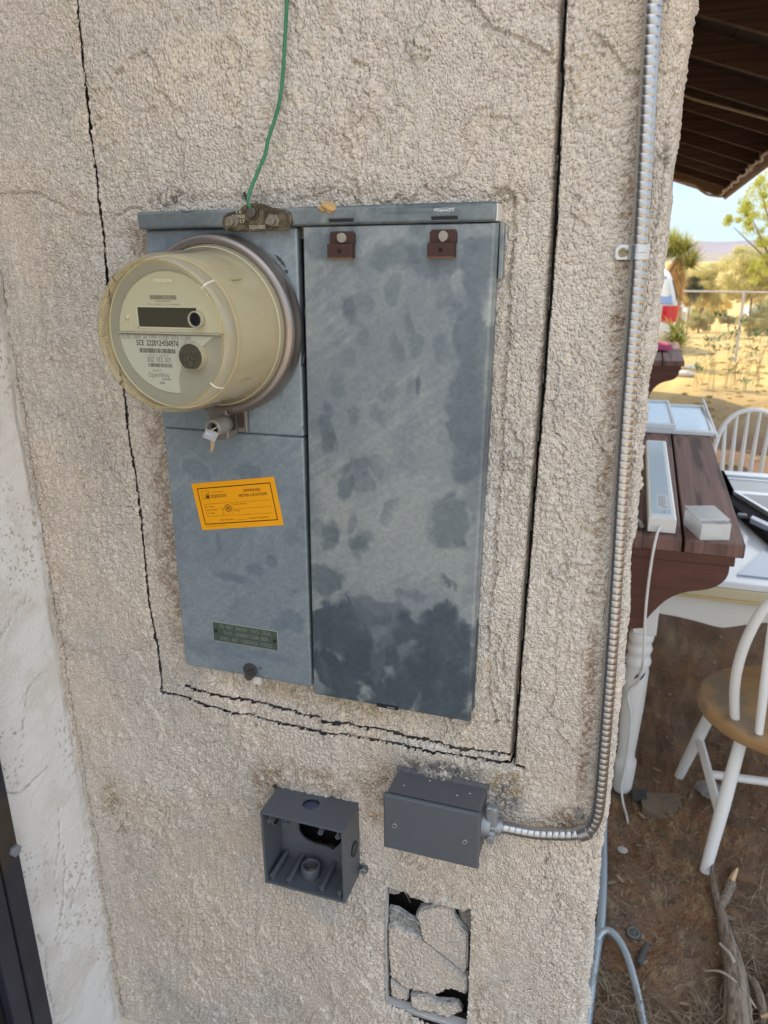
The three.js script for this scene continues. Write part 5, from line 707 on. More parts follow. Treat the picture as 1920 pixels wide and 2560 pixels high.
  part(w2, 'frame_latch', [box(0.362, 0.392, y2 + 0.019, y2 + 0.030, -1.945, -1.915, 0.003), box(0.30, 0.345, TY + 0.001, TY + 0.03, -1.93, -1.87, 0.006)], std([0.09, 0.095, 0.11], 0.4, 0.3));
  solo('glass_sheet', 'loose clear glass sheet lying near the front edge of the table', 'glass', quad([[0.32, -1.46], [0.43, -1.72], [1.1, -1.72], [1.1, -1.46]], TY + 0.0015, TY + 0.0055), std([0.36, 0.44, 0.55], 0.10), [0.6, TY, -1.6]);
}
// ------------------------------------------------------------------ white windsor chairs
{
  const white = std([0.86, 0.855, 0.84], 0.42);
  const seatTex = dataTex(256, 256, (u, v) => { const n = fbm(u * 3 + 1, v * 26, 4), w = sst(0.5, 0.68, fbm(u * 5 + 7, v * 5, 4)); return mix3(mix3([152, 116, 76], [176, 140, 96], n), [134, 114, 92], w); });
  const seatM = std(0xffffff, 0.5, 0, { map: seatTex });
  const makeChair = (label, base, turn) => {
    const t = thing('windsor_chair', label, 'chair', [0, 0, 0], 'white windsor chairs at the table');
    const sp = []; for (let i = 0; i < 48; i++) { const a = i / 48 * 2 * Math.PI, k = Math.pow(Math.abs(Math.sin(a)), 3) * 0.02; sp.push([(0.228 - k * 0.3) * Math.cos(a), 0.222 * Math.sin(a)]); }
    piece(t, 'seat', planarUV(poly(sp, 0, 0.034, 0.010).rotateX(-Math.PI / 2).translate(0, 0.424, 0), -0.23, 0.23, -0.23, 0.23, 0, 2), seatM);
    const hp = []; for (const [x, y, z] of [[-0.150, 0.45, 0.088], [-0.166, 0.55, 0.104], [-0.170, 0.63, 0.118], [-0.162, 0.72, 0.134], [-0.138, 0.81, 0.150], [-0.090, 0.872, 0.162], [-0.03, 0.898, 0.167], [0.03, 0.898, 0.167], [0.090, 0.872, 0.162], [0.138, 0.81, 0.150], [0.162, 0.72, 0.134], [0.170, 0.63, 0.118], [0.166, 0.55, 0.104], [0.150, 0.45, 0.088]]) hp.push(v3(x, y, z));
    const hoopC = new THREE.CatmullRomCurve3(hp), hs = new THREE.Shape(); hs.absellipse(0, 0, 0.0155, 0.0125, 0, 2 * Math.PI);
    piece(t, 'hoop', new THREE.ExtrudeGeometry(hs, { steps: 64, extrudePath: hoopC, curveSegments: 8 }), white);
    for (const a of [124, 110.4, 96.8, 83.2, 69.6, 56]) { const q = a * D2R, bx = 0.187 * Math.cos(q), bz = 0.187 * Math.sin(q), tx = bx * 1.18, ty = 0.45 + 0.448 * Math.sqrt(1 - Math.pow(tx / 0.176, 2) * 0.62); piece(t, 'spindle', [cylBetween([bx, 0.452, bz - 0.004], [mix(bx, tx, 0.4), mix(0.45, ty, 0.4), mix(bz, 0.160, 0.4)], 0.0105, 0.0115, 10), cylBetween([mix(bx, tx, 0.4), mix(0.45, ty, 0.4), mix(bz, 0.160, 0.4)], [tx, ty, 0.160], 0.0115, 0.0075, 10)], white); }
    const F = { rl: [-0.180, 0.155], rr: [0.180, 0.155], fl: [-0.200, -0.255], fr: [0.200, -0.255] }, T = { rl: [-0.125, 0.095], rr: [0.125, 0.095], fl: [-0.135, -0.125], fr: [0.135, -0.125] };
    const at = (k, y) => [mix(F[k][0], T[k][0], y / 0.43), y, mix(F[k][1], T[k][1], y / 0.43)];
    for (const k in F) piece(t, 'leg', [cylBetween(at(k, 0), at(k, 0.21), 0.0150, 0.0185, 14), cylBetween(at(k, 0.21), at(k, 0.428), 0.0185, 0.0155, 14)], white);
    piece(t, 'stretcher', [cylBetween(at('rl', 0.17), at('fl', 0.20), 0.0125, 0.0125, 10)], white); piece(t, 'stretcher', [cylBetween(at('rr', 0.17), at('fr', 0.20), 0.0125, 0.0125, 10)], white);
    const m = (a, b) => a.map((q, i) => (q + b[i]) / 2); piece(t, 'stretcher', cylBetween(m(at('rl', 0.17), at('fl', 0.20)), m(at('rr', 0.17), at('fr', 0.20)), 0.0125, 0.0125, 10), white);
    t.position.set(...base); t.rotation.y = turn; return t;
  };
  const near = makeChair('white windsor chair with tan wooden seat, nearest the camera at the right edge', [0.468, 0, -1.272], 0.09);
  const far = near.clone(); far.name = numbered('windsor_chair'); far.position.set(0.560, 0, -3.13); far.rotation.y = Math.PI + 0.05; far.userData = { label: 'white windsor chair behind the table, beyond the window frames', category: 'chair', group: 'white windsor chairs at the table' }; scene.add(far);
}

// ------------------------------------------------------------------ litter on the near ground
{
  const galvM = std([0.44, 0.50, 0.55], 0.42, 0.6);
  solo('ground_conduit', 'long grey flexible conduit lying along the foot of the house wall', 'conduit', hose([[0.024, 0.10, -1.35], [0.024, 0.045, -1.146], [0.0345, 0.030, -0.953], [0.0375, 0.020, -0.806], [0.031, 0.018, -0.709], [0.024, 0.016, -0.545], [0.02, 0.014, -0.40]], 0.0105, 0.0012, 0.0085, 8, 16), galvM, [0.03, 0.03, -0.8]);
  solo('ground_conduit', 'second grey conduit lying close against the wall, beside the long one', 'conduit', hose([[0.022, 0.012, -0.79], [0.012, 0.02, -0.70], [0.006, 0.018, -0.56], [0.004, 0.014, -0.40]], 0.0105, 0.0012, 0.0085, 8, 16), galvM, [0.01, 0.015, -0.6]);
  solo('conduit_loop', 'pale blue grey conduit curving out over the dirt in an arch', 'conduit', hose([[0.030, 0.020, -0.752], [0.045, 0.032, -0.777], [0.065, 0.036, -0.778], [0.091, 0.030, -0.752], [0.111, 0.024, -0.706], [0.126, 0.018, -0.655], [0.139, 0.013, -0.598], [0.150, 0.012, -0.53], [0.156, 0.012, -0.44]], 0.0080, 0.0009, 0.0072, 8, 16), galvM, [0.1, 0.02, -0.68]);
  const capT = thing('utility_cap', 'round dark metal cap lying on the dirt near the conduit', 'cap', [0.118, 0, -0.815]);
  const iron = std([0.10, 0.095, 0.085], 0.7, 0.3);
  const cp = (p) => new THREE.LatheGeometry(p.map((q) => new THREE.Vector2(...q)), 36).rotateX(0.12).translate(0.118, 0.012, -0.815);
  part(capT, 'cap_disc', cp([[0, 0.004], [0.0175, 0.004], [0.0195, 0.002], [0.0195, -0.006], [0, -0.006]]), iron);
  part(capT, 'cap_ring', cp([[0.0125, 0.004], [0.0125, 0.0052], [0.0155, 0.0052], [0.0155, 0.004]]), std([0.20, 0.19, 0.175], 0.6, 0.3));
  part(capT, 'cap_letter', [box(-0.006, 0.006, 0.004, 0.0052, -0.0055, -0.004), box(-0.006, 0.006, 0.004, 0.0052, 0.004, 0.0055), box(-0.0012, 0.0012, 0.004, 0.0052, -0.004, 0.004)].map((g) => g.rotateY(-0.6).rotateX(0.12).translate(0.118, 0.012, -0.815)), std([0.20, 0.19, 0.175], 0.6, 0.3));
  solo('dark_tube', 'short dark pipe stub lying on the dirt below the round cap', 'pipe', cylBetween([0.150, 0.012, -0.792], [0.131, 0.012, -0.728], 0.0075, 0.0085, 14), std([0.075, 0.07, 0.065], 0.7), [0.14, 0.01, -0.76]);
  // dead branch: grey cracked bark, forked top with a splintered end
  const bark = dataTex(256, 512, (u, v) => { const w = worley(u * 9 + fbm(u * 8, v * 20, 2), v * 12), k = fbm(u * 20, v * 40, 3); let c = mix3([122, 108, 94], [156, 141, 124], k); c = mix3(c, [84, 70, 60], 0.7 * sst(0.5, 0.72, w + 0.25 * (fbm(u * 40, v * 14, 3) - 0.5))); return c; });
  const barkB = dataTex(256, 512, (u, v) => { const w = worley(u * 9 + fbm(u * 8, v * 20, 2), v * 12); return [255 * (1 - sst(0.35, 0.62, w)), 0, 0].map((_, i, a) => a[0]); }, false);
  const barkM = std(0xffffff, 0.95, 0, { map: bark, bumpMap: barkB, bumpScale: 0.0012 });
  const limb = (pts, radii, sd, n = 60, rad = 16) => { const c = new THREE.CatmullRomCurve3(pts.map((p) => v3(...p))), g = new THREE.TubeGeometry(c, n, 1, rad), p = g.attributes.position; for (let i = 0; i <= n; i++) { const q = c.getPointAt(i / n), f = i / n * (radii.length - 1), k = Math.min(fl(f), radii.length - 2), r = mix(radii[k], radii[k + 1], f - k); for (let j = 0; j <= rad; j++) { const m = i * (rad + 1) + j, a = j % rad / rad * 6.283, s = r * (0.86 + 0.3 * fbm(Math.cos(a) * 2 + sd, Math.sin(a) * 2 + i * 0.25, 3)); p.setXYZ(m, q.x + (p.getX(m) - q.x) * s, q.y + (p.getY(m) - q.y) * s, q.z + (p.getZ(m) - q.z) * s); } } g.computeVertexNormals(); return g; };
  const log = thing('dead_branch', 'thick grey dead branch with cracked bark lying on the dirt at lower right', 'branch', [0.33, 0, -0.85]);
  part(log, 'trunk', limb([[0.327, 0.018, -0.965], [0.331, 0.02, -0.925], [0.336, 0.024, -0.86], [0.342, 0.028, -0.79], [0.342, 0.030, -0.70], [0.335, 0.03, -0.55]], [0.012, 0.015, 0.022, 0.028, 0.030, 0.030], 3), barkM);
  part(log, 'broken_fork', limb([[0.328, 0.02, -0.962], [0.348, 0.03, -1.005], [0.360, 0.042, -1.035]], [0.011, 0.012, 0.012], 9, 20), barkM);
  part(log, 'broken_fork', limb([[0.326, 0.02, -0.965], [0.317, 0.026, -1.02], [0.316, 0.028, -1.075], [0.322, 0.03, -1.12]], [0.010, 0.009, 0.006, 0.003], 5, 24), barkM);
  part(log, 'broken_fork', limb([[0.336, 0.02, -0.935], [0.352, 0.022, -0.928], [0.362, 0.022, -0.932]], [0.007, 0.005, 0.0025], 6, 14), barkM);
  part(log, 'splintered_end', [limb([[0.3555, 0.038, -1.026], [0.366, 0.046, -1.058], [0.376, 0.054, -1.078]], [0.0095, 0.0085, 0.003], 2, 16, 8), limb([[0.351, 0.04, -1.03], [0.363, 0.05, -1.062]], [0.005, 0.0015], 4, 8, 6)], std([0.62, 0.43, 0.24], 0.85)).userData.label = 'pale freshly splintered wood end';
  const stick = (label, pts, r, col) => solo('stick', label, 'stick', limb(pts, r, rnd() * 9, 30, 9), col ? std(col, 0.85) : barkM, pts[0]);
  stick('pale straight stick leaning on the dead branch', [[0.312, 0.050, -0.812], [0.335, 0.055, -0.775], [0.352, 0.030, -0.725], [0.362, 0.02, -0.67]], [0.0030, 0.005, 0.0055, 0.005], [0.42, 0.37, 0.31]);
  stick('thin pale twig crossing in front of the dead branch', [[0.278, 0.022, -0.748], [0.31, 0.05, -0.73], [0.345, 0.055, -0.70], [0.38, 0.03, -0.675]], [0.0015, 0.003, 0.003, 0.0022], [0.40, 0.35, 0.29]);
  stick('grey forked stick to the right of the dead branch', [[0.365, 0.02, -0.775], [0.385, 0.03, -0.735], [0.392, 0.03, -0.69], [0.395, 0.02, -0.64]], [0.006, 0.009, 0.010, 0.010]);
  stick('dark thick stick at the lower right corner', [[0.455, 0.03, -0.83], [0.430, 0.025, -0.765], [0.412, 0.02, -0.70], [0.40, 0.02, -0.62]], [0.012, 0.014, 0.014, 0.014], [0.11, 0.075, 0.055]);
  stick('thin dark twig lying on the dirt by the arched conduit', [[0.095, 0.008, -0.872], [0.106, 0.012, -0.845], [0.112, 0.008, -0.83]], [0.0015, 0.002, 0.0015], [0.10, 0.075, 0.055]);
  stick('brown stick among dry grass at the bottom edge', [[0.150, 0.012, -0.655], [0.20, 0.02, -0.62], [0.25, 0.02, -0.57]], [0.004, 0.006, 0.005], [0.17, 0.115, 0.08]);
  stick('splintered yellow stick at the lower right corner', [[0.385, 0.035, -0.652], [0.41, 0.04, -0.662], [0.44, 0.04, -0.672]], [0.004, 0.006, 0.004], [0.42, 0.29, 0.15]);
  const flat = (name, label, cat, P, y0, y1, m) => solo(name, label, cat, poly(P.map((p) => [p[0], -p[1]]), 0, y1 - y0, 0.002).rotateX(-Math.PI / 2).translate(0, y0, 0), m, [P[0][0], y0, P[0][1]]);
  flat('paving_slab', 'worn brown paving slab half buried behind the table leg', 'slab', [[0.125, -1.375], [0.245, -1.41], [0.252, -1.345], [0.20, -1.275], [0.135, -1.30]], -0.02, 0.012, std([0.20, 0.155, 0.115], 0.95));
  flat('plank_scrap', 'dark scrap of board lying beside the foot of the table leg', 'board', [[0.100, -1.37], [0.142, -1.385], [0.146, -1.345], [0.104, -1.335]], 0.0, 0.022, std([0.055, 0.05, 0.047], 0.8));
  const stone = (label, x, z, r, col) => { const g = new THREE.IcosahedronGeometry(r, 3), p = g.attributes.position; for (let i = 0; i < p.count; i++) { const n = 0.75 + 0.5 * fbm(p.getX(i) / r * 1.5 + x * 50, p.getY(i) / r * 1.5 + p.getZ(i) / r, 3); p.setXYZ(i, p.getX(i) * n * 1.2, p.getY(i) * n * 0.75, p.getZ(i) * n); } g.computeVertexNormals(); solo('stone', label, 'stone', g.translate(x, r * 0.3, z), std(col, 0.95), [x, 0, z]); };
  stone('pale stone on the dirt beside the conduit bend', 0.082, -1.11, 0.012, [0.42, 0.40, 0.37]);
  stone('clump of dried mud at the right beside the chair leg', 0.395, -1.10, 0.030, [0.15, 0.085, 0.05]);
  stone('light pebble in front of the chair leg', 0.245, -1.0, 0.006, [0.40, 0.33, 0.26]);
  // pale crumpled paper behind the chair
  { const g = new THREE.IcosahedronGeometry(0.035, 3), p = g.attributes.position; for (let i = 0; i < p.count; i++) { const n = 0.45 + 1.1 * fbm(p.getX(i) * 60 + 3, p.getY(i) * 60 + p.getZ(i) * 48, 3); p.setXYZ(i, p.getX(i) * n * 1.1, p.getY(i) * n * 0.5, p.getZ(i) * n); } g.computeVertexNormals(); solo('crumpled_paper', 'crumpled grey paper on the dirt under the chair seat', 'litter', g.translate(0.335, 0.012, -1.46), std([0.23, 0.22, 0.21], 0.9), [0.335, 0, -1.46]); }
  // pebbles, straw and dry grass, leaves
  const peb = new THREE.InstancedMesh(new THREE.IcosahedronGeometry(1, 0), std(0xffffff, 0.95), 16000), q = new THREE.Quaternion(), M = new THREE.Matrix4(), col = new THREE.Color();
  for (let i = 0; i < 16000; i++) { const z = -0.45 - 3.2 * Math.pow(rnd(), 1.4), x = 0.0 + (0.55 + 0.28 * -z) * rnd(), s = 0.0006 + 0.0034 * Math.pow(rnd(), 5); q.setFromEuler(new THREE.Euler(rnd() * 6, rnd() * 6, rnd() * 6)); M.compose(v3(x, 0.001 + (fbm(x * 9, z * 9, 4) - 0.5) * 0.05 + (fbm(x * 45 + 3, z * 45, 3) - 0.5) * 0.016, z), q, v3(s, s * 0.7, s)); peb.setMatrixAt(i, M); const b = 0.5 + 1.3 * rnd() * rnd(); col.setRGB(0.24 * b, 0.165 * b, 0.11 * b); peb.setColorAt(i, col); }
  peb.name = 'pebbles'; peb.userData.kind = 'stuff'; tag(peb, 'small pebbles and crumbs of earth strewn over the near dirt', 'pebbles'); scene.add(peb);
  { const lf = []; for (let i = 0; i < 420; i++) { const z = -0.45 - 2.6 * rnd(), x = 0.03 + (0.5 + 0.28 * -z) * rnd(), L = rr(0.006, 0.016); const g = new THREE.CircleGeometry(1, 7).scale(L * 0.4, L, 1).rotateX(-1.57 + rr(-0.5, 0.5)).rotateY(rnd() * 6.28).translate(x, 0.004 + (fbm(x * 9, z * 9, 4) - 0.5) * 0.05 + rr(0, 0.006), z); const c = mix3([0.10, 0.07, 0.045], [0.36, 0.27, 0.17], rnd()), A = new Float32Array(g.attributes.position.count * 3); for (let m = 0; m < A.length; m += 3) { A[m] = c[0]; A[m + 1] = c[1]; A[m + 2] = c[2]; } g.setAttribute('color', new THREE.BufferAttribute(A, 3)); lf.push(g); }
    const m = new THREE.Mesh(merge(lf), std(0xffffff, 0.9, 0, { vertexColors: true, side: THREE.DoubleSide })); m.name = 'leaf_litter'; m.userData.kind = 'stuff'; m.castShadow = m.receiveShadow = true; tag(m, 'small dead leaves scattered over the near dirt', 'dead leaves'); scene.add(m); }
  const blade = (L) => { const P = [], n = 4, b = rr(-0.5, 0.5), w = 0.0010; for (let i = 0; i <= n; i++) { const u = i / n; P.push([b * L * u * u, 0.003 + L * 0.16 * Math.sin(u * 2.6), L * u, w * (1 - 0.7 * u)]); } const pos = []; for (let i = 0; i < n; i++) { const a = P[i], c = P[i + 1]; pos.push(a[0] - a[3], a[1], a[2], a[0] + a[3], a[1], a[2], c[0] + c[3], c[1], c[2], a[0] - a[3], a[1], a[2], c[0] + c[3], c[1], c[2], c[0] - c[3], c[1], c[2]); } const g = new THREE.BufferGeometry(); g.setAttribute('position', new THREE.Float32BufferAttribute(pos, 3)); g.computeVertexNormals(); return g; };
  const grassM = (c) => std(c, 0.9, 0, { side: THREE.DoubleSide });
  const tuft = (name, label, spots, n, cols, Lm) => { const pts = [], C = []; for (let i = 0; i < n; i++) { const s = spots[fl(rnd() * spots.length)], a = rnd() * 6.283, r = s[2] * Math.sqrt(rnd()); const x = s[0] + r * Math.cos(a), z = s[1] + r * Math.sin(a), g = blade(rr(0.4, 1) * Lm).rotateX(rr(-0.5, 0.15)).rotateY(rnd() * 6.283).translate(x, 0.002 + rr(0, 0.012), z); const c = cols[fl(rnd() * cols.length)], k = rr(0.6, 1.25), A = new Float32Array(g.attributes.position.count * 3); for (let m = 0; m < A.length; m += 3) { A[m] = c[0] * k; A[m + 1] = c[1] * k; A[m + 2] = c[2] * k; } g.setAttribute('color', new THREE.BufferAttribute(A, 3)); g.setAttribute('uv', new THREE.BufferAttribute(new Float32Array(g.attributes.position.count * 2), 2)); pts.push(g); } const m = new THREE.Mesh(mergeGeometries(pts), std(0xffffff, 0.9, 0, { vertexColors: true, side: THREE.DoubleSide })); m.name = name; m.userData.kind = 'stuff'; m.castShadow = m.receiveShadow = true; tag(m, label, 'dry grass'); scene.add(m); };
  tuft('dry_grass', 'tangled dry grass and straw lying over the near dirt', [[0.10, -0.60, 0.07], [0.05, -0.66, 0.045], [0.13, -0.55, 0.07], [0.27, -0.58, 0.06], [0.42, -0.80, 0.07], [0.45, -0.95, 0.09], [0.38, -0.66, 0.05], [0.30, -0.64, 0.04], [0.20, -1.95, 0.25], [0.38, -1.75, 0.2], [0.33, -1.30, 0.15], [0.48, -1.05, 0.10]], 1050, [[0.20, 0.155, 0.105], [0.27, 0.21, 0.14], [0.14, 0.10, 0.07], [0.33, 0.27, 0.18]], 0.075);
  tuft('straw', 'scattered short straws and stalks on the dirt', [[0.25, -0.8, 0.25], [0.3, -1.2, 0.35], [0.3, -1.7, 0.4], [0.15, -1.0, 0.15]], 700, [[0.26, 0.20, 0.13], [0.15, 0.10, 0.065], [0.36, 0.29, 0.19]], 0.03);
}

// ------------------------------------------------------------------ the yard beyond
// leaves: many small faces scattered in clumps
function leafCrown(clumps, per, size, cols, stretch = 1, thin = 0.35) {
  const N = clumps.length * per, P = new Float32Array(N * 9), C = new Float32Array(N * 9), a = v3(), b = v3(), n = v3();
  let k = 0;
  for (const c of clumps) for (let i = 0; i < per; i++) {
    n.set(rr(-1, 1), rr(-1, 1), rr(-1, 1)).normalize(); const r = c[3] * Math.pow(rnd(), 0.45), x = c[0] + n.x * r, y = c[1] + n.y * r * (c[4] ?? 0.8), z = c[2] + n.z * r, s = size * rr(0.6, 1.3);
    a.set(rr(-1, 1), rr(-1, 1), rr(-1, 1)).normalize().multiplyScalar(s * stretch); b.set(rr(-1, 1), rr(-1, 1), rr(-1, 1)).normalize().multiplyScalar(s * thin * 2);
    const q = cols[fl(rnd() * cols.length)], m = rr(0.75, 1.25);
    [[x - a.x, y - a.y, z - a.z], [x + a.x, y + a.y, z + a.z], [x + b.x, y + b.y, z + b.z]].forEach((v, j) => { P[k * 9 + j * 3] = v[0]; P[k * 9 + j * 3 + 1] = v[1]; P[k * 9 + j * 3 + 2] = v[2]; for (let d = 0; d < 3; d++) C[k * 9 + j * 3 + d] = q[d] * m; });
    k++;
  }
  const g = new THREE.BufferGeometry(); g.setAttribute('position', new THREE.BufferAttribute(P, 3)); g.setAttribute('color', new THREE.BufferAttribute(C, 3)); g.computeVertexNormals(); return g;
}
const leafM = phys(0xffffff, { roughness: 0.85, transmission: 0.5, thickness: 0, vertexColors: true, side: THREE.DoubleSide });
const barkDark = std([0.26, 0.20, 0.14], 0.9);
function branchTo(base, tips, r0) { const g = []; for (const t of tips) { const m = [mix(base[0], t[0], 0.45) + rr(-0.1, 0.1), mix(base[1], t[1], 0.55), mix(base[2], t[2], 0.45) + rr(-0.1, 0.1)]; g.push(cylBetween(base, m, r0, r0 * 0.6, 7), cylBetween(m, t, r0 * 0.6, r0 * 0.18, 6)); } return g; }
function tree(name, label, base, fork, tips, clumps, per, leaf, cols, r0, group, stretch, thin) {
  const t = thing(name, label, name === 'desert_bush' ? 'bush' : 'tree', base, group);
  part(t, 'trunk', [cylBetween(base, fork, r0, r0 * 0.8, 8), ...branchTo(fork, tips, r0 * 0.7)], barkDark);
  part(t, 'crown', leafCrown(clumps, per, leaf, cols, stretch, thin), leafM);
}
const spread = (cx, cy, cz, rx, ry, rz, n, r0, r1, flat = 0.75) => Array.from({ length: n }, () => { let x, y, z; do { x = rr(-1, 1); y = rr(-1, 1); z = rr(-1, 1); } while (x * x + y * y + z * z > 1); return [cx + x * rx, cy + y * ry, cz + z * rz, rr(r0, r1), flat]; });
{
  // yellow green tree reaching in from the right, in front of the mountains
  const yg = [[0.60, 0.62, 0.07], [0.48, 0.52, 0.09], [0.66, 0.62, 0.12], [0.42, 0.46, 0.12]];
  const c1 = [...spread(2.20, 2.55, -16.6, 0.55, 0.75, 0.6, 34, 0.09, 0.19), ...spread(1.62, 2.28, -16.2, 0.33, 0.24, 0.4, 13, 0.06, 0.13), ...spread(1.78, 2.75, -16.2, 0.25, 0.33, 0.4, 11, 0.06, 0.13), ...spread(2.02, 1.55, -16.3, 0.22, 0.4, 0.4, 12, 0.08, 0.17)];
  tree('desert_tree', 'airy yellow green tree leaning in from the right edge', [2.75, groundY(-16.6) - 0.05, -16.6], [2.5, 0.9, -16.5], [[2.2, 2.4, -16.6], [1.7, 2.4, -16.2], [1.8, 2.9, -16.2], [2.4, 3.2, -16.7], [2.0, 1.7, -16.3], [1.45, 2.15, -16.2]], c1, 210, 0.022, yg, 0.055, 'desert trees', 1.5, 0.3);
  const ol = [[0.62, 0.58, 0.24], [0.70, 0.64, 0.32], [0.50, 0.50, 0.20], [0.72, 0.65, 0.38]];
  const c2 = [...spread(3.7, 0.85, -35, 1.1, 1.1, 1.0, 56, 0.25, 0.48), ...spread(4.8, 1.0, -35, 0.8, 1.5, 0.8, 44, 0.25, 0.48), ...spread(3.9, 0.2, -35.6, 0.9, 0.35, 0.6, 26, 0.2, 0.34)];
  tree('desert_tree', 'broad pale olive tree behind the fence, left of the leaning tree', [4.2, groundY(-35) - 0.1, -35], [4.1, 0.1, -35], [[3.2, 1.4, -35], [3.7, 1.8, -35], [4.3, 1.9, -35], [4.8, 2.0, -35], [5.1, 1.2, -35], [3.0, 0.5, -35]], c2, 330, 0.055, ol, 0.06, 'desert trees', 1.3, 0.3);
  const c3 = [...spread(2.55, 0.35, -38, 0.95, 0.95, 0.8, 50, 0.22, 0.42), ...spread(1.75, 0.2, -39, 0.6, 0.8, 0.7, 26, 0.2, 0.36), ...spread(2.4, -0.05, -38.5, 1.3, 0.28, 0.5, 30, 0.16, 0.28)];
  tree('desert_tree', 'low olive tree with a round crown right of the shaggy yucca', [2.4, groundY(-38) - 0.1, -38], [2.4, -1.0, -38], [[2.1, 0.6, -38], [2.6, 0.9, -38], [3.0, 0.7, -38], [1.7, 0.4, -38.5]], c3, 300, 0.055, [[0.60, 0.57, 0.24], [0.68, 0.62, 0.30], [0.70, 0.63, 0.34]], 0.045, 'desert trees', 1.3, 0.3);
  // the tree whose shadow lies across the sand; it stands left of the view behind the house
  tree('desert_tree', 'desert tree behind the house that shades the sand', [-2.0, groundY(-13.2) - 0.05, -13.2], [-1.95, 1.8, -13.2], [[-2.6, 3.6, -13.1], [-1.5, 3.8, -13.3], [-2, 4, -13.2]], [...spread(-1.65, 3.75, -13.25, 1.15, 0.35, 0.4, 30, 0.16, 0.3), ...spread(-2.6, 3.4, -13.6, 0.9, 0.4, 0.35, 20, 0.14, 0.26)], 260, 0.04, ol, 0.09, 'desert trees');
  // yellow flowering bush and grey scrub on the slope
  const yb = [[0.92, 0.72, 0.12], [0.84, 0.66, 0.16], [0.70, 0.58, 0.22], [0.78, 0.63, 0.26]];
  tree('desert_bush', 'rounded yellow flowering bush on the slope behind the fence', [3.3, groundY(-43) - 0.05, -43], [3.2, -1.5, -43], [[2.9, -0.9, -43], [3.6, -0.9, -43]], [...spread(3.15, -0.85, -43, 0.95, 0.66, 0.8, 52, 0.14, 0.27), ...spread(3.15, -0.48, -42.6, 0.7, 0.3, 0.5, 22, 0.12, 0.2)], 320, 0.05, yb, 0.03, 'bushes on the slope', 1.3, 0.25);
  tree('desert_bush', 'grey brown scrub at the right foot of the yellow bush', [4.1, groundY(-42) - 0.05, -42], [4.0, -1.7, -42], [[3.9, -1.4, -42], [4.2, -1.4, -42]], spread(3.95, -1.38, -42, 0.36, 0.24, 0.3, 16, 0.1, 0.18), 240, 0.04, [[0.30, 0.27, 0.15], [0.40, 0.35, 0.18], [0.24, 0.27, 0.12]], 0.03, 'bushes on the slope', 1.3, 0.25);
  tree('desert_bush', 'dark green bush beside the trunk of the shaggy yucca', [1.55, groundY(-31) - 0.05, -31], [1.55, -0.3, -31], [[1.4, 0.5, -31], [1.7, 0.5, -31]], spread(1.60, 0.48, -31, 0.26, 0.42, 0.25, 18, 0.12, 0.2), 240, 0.04, [[0.11, 0.13, 0.065], [0.15, 0.16, 0.075]], 0.03, 'bushes on the slope', 1.3, 0.25);
  for (const [k, x, z, w, h] of [[0, 4.35, -34.4, 1.1, 0.95], [1, 2.35, -37, 1.0, 0.85], [2, 5.1, -36, 1.2, 1.0]]) tree('desert_bush', ['pale green bush at the foot of the broad olive tree', 'straw green bush at the foot of the round crowned tree', 'pale bush at the right edge behind the fence post'][k], [x, groundY(z) - 0.05, z], [x, groundY(z) + 0.1, z], [[x - w * 0.3, groundY(z) + h, z], [x + w * 0.3, groundY(z) + h, z]], spread(x, groundY(z) + h * 0.7, z, w * 0.6, h * 0.6, w * 0.5, 34, w * 0.12, w * 0.24), 240, 0.05, [[0.56, 0.53, 0.22], [0.46, 0.45, 0.18], [0.64, 0.58, 0.28]], 0.03, 'bushes on the slope', 1.3, 0.25);
  for (const [x, z, w, h, s] of [[6.6, -52, 1.4, 0.8, 0], [2.1, -48, 0.5, 0.4, 1], [5.6, -58, 1.2, 0.7, 2], [1.2, -46, 0.5, 0.5, 3]]) tree('desert_bush', ['straw coloured bush on the slope near the white car', 'low straw bush left of the yellow bush', 'pale bush far down the slope behind the yellow bush', 'small pale bush low behind the van'][s], [x, groundY(z) - 0.05, z], [x, groundY(z) + 0.1, z], [[x - w * 0.3, groundY(z) + h * 0.8, z], [x + w * 0.3, groundY(z) + h * 0.8, z]], spread(x, groundY(z) + h * 0.6, z, w * 0.6, h * 0.55, w * 0.5, 18, w * 0.12, w * 0.24), 200, 0.05, [[0.46, 0.40, 0.20], [0.36, 0.33, 0.16], [0.52, 0.44, 0.24]], 0.03, 'bushes on the slope', 1.3, 0.25);
}
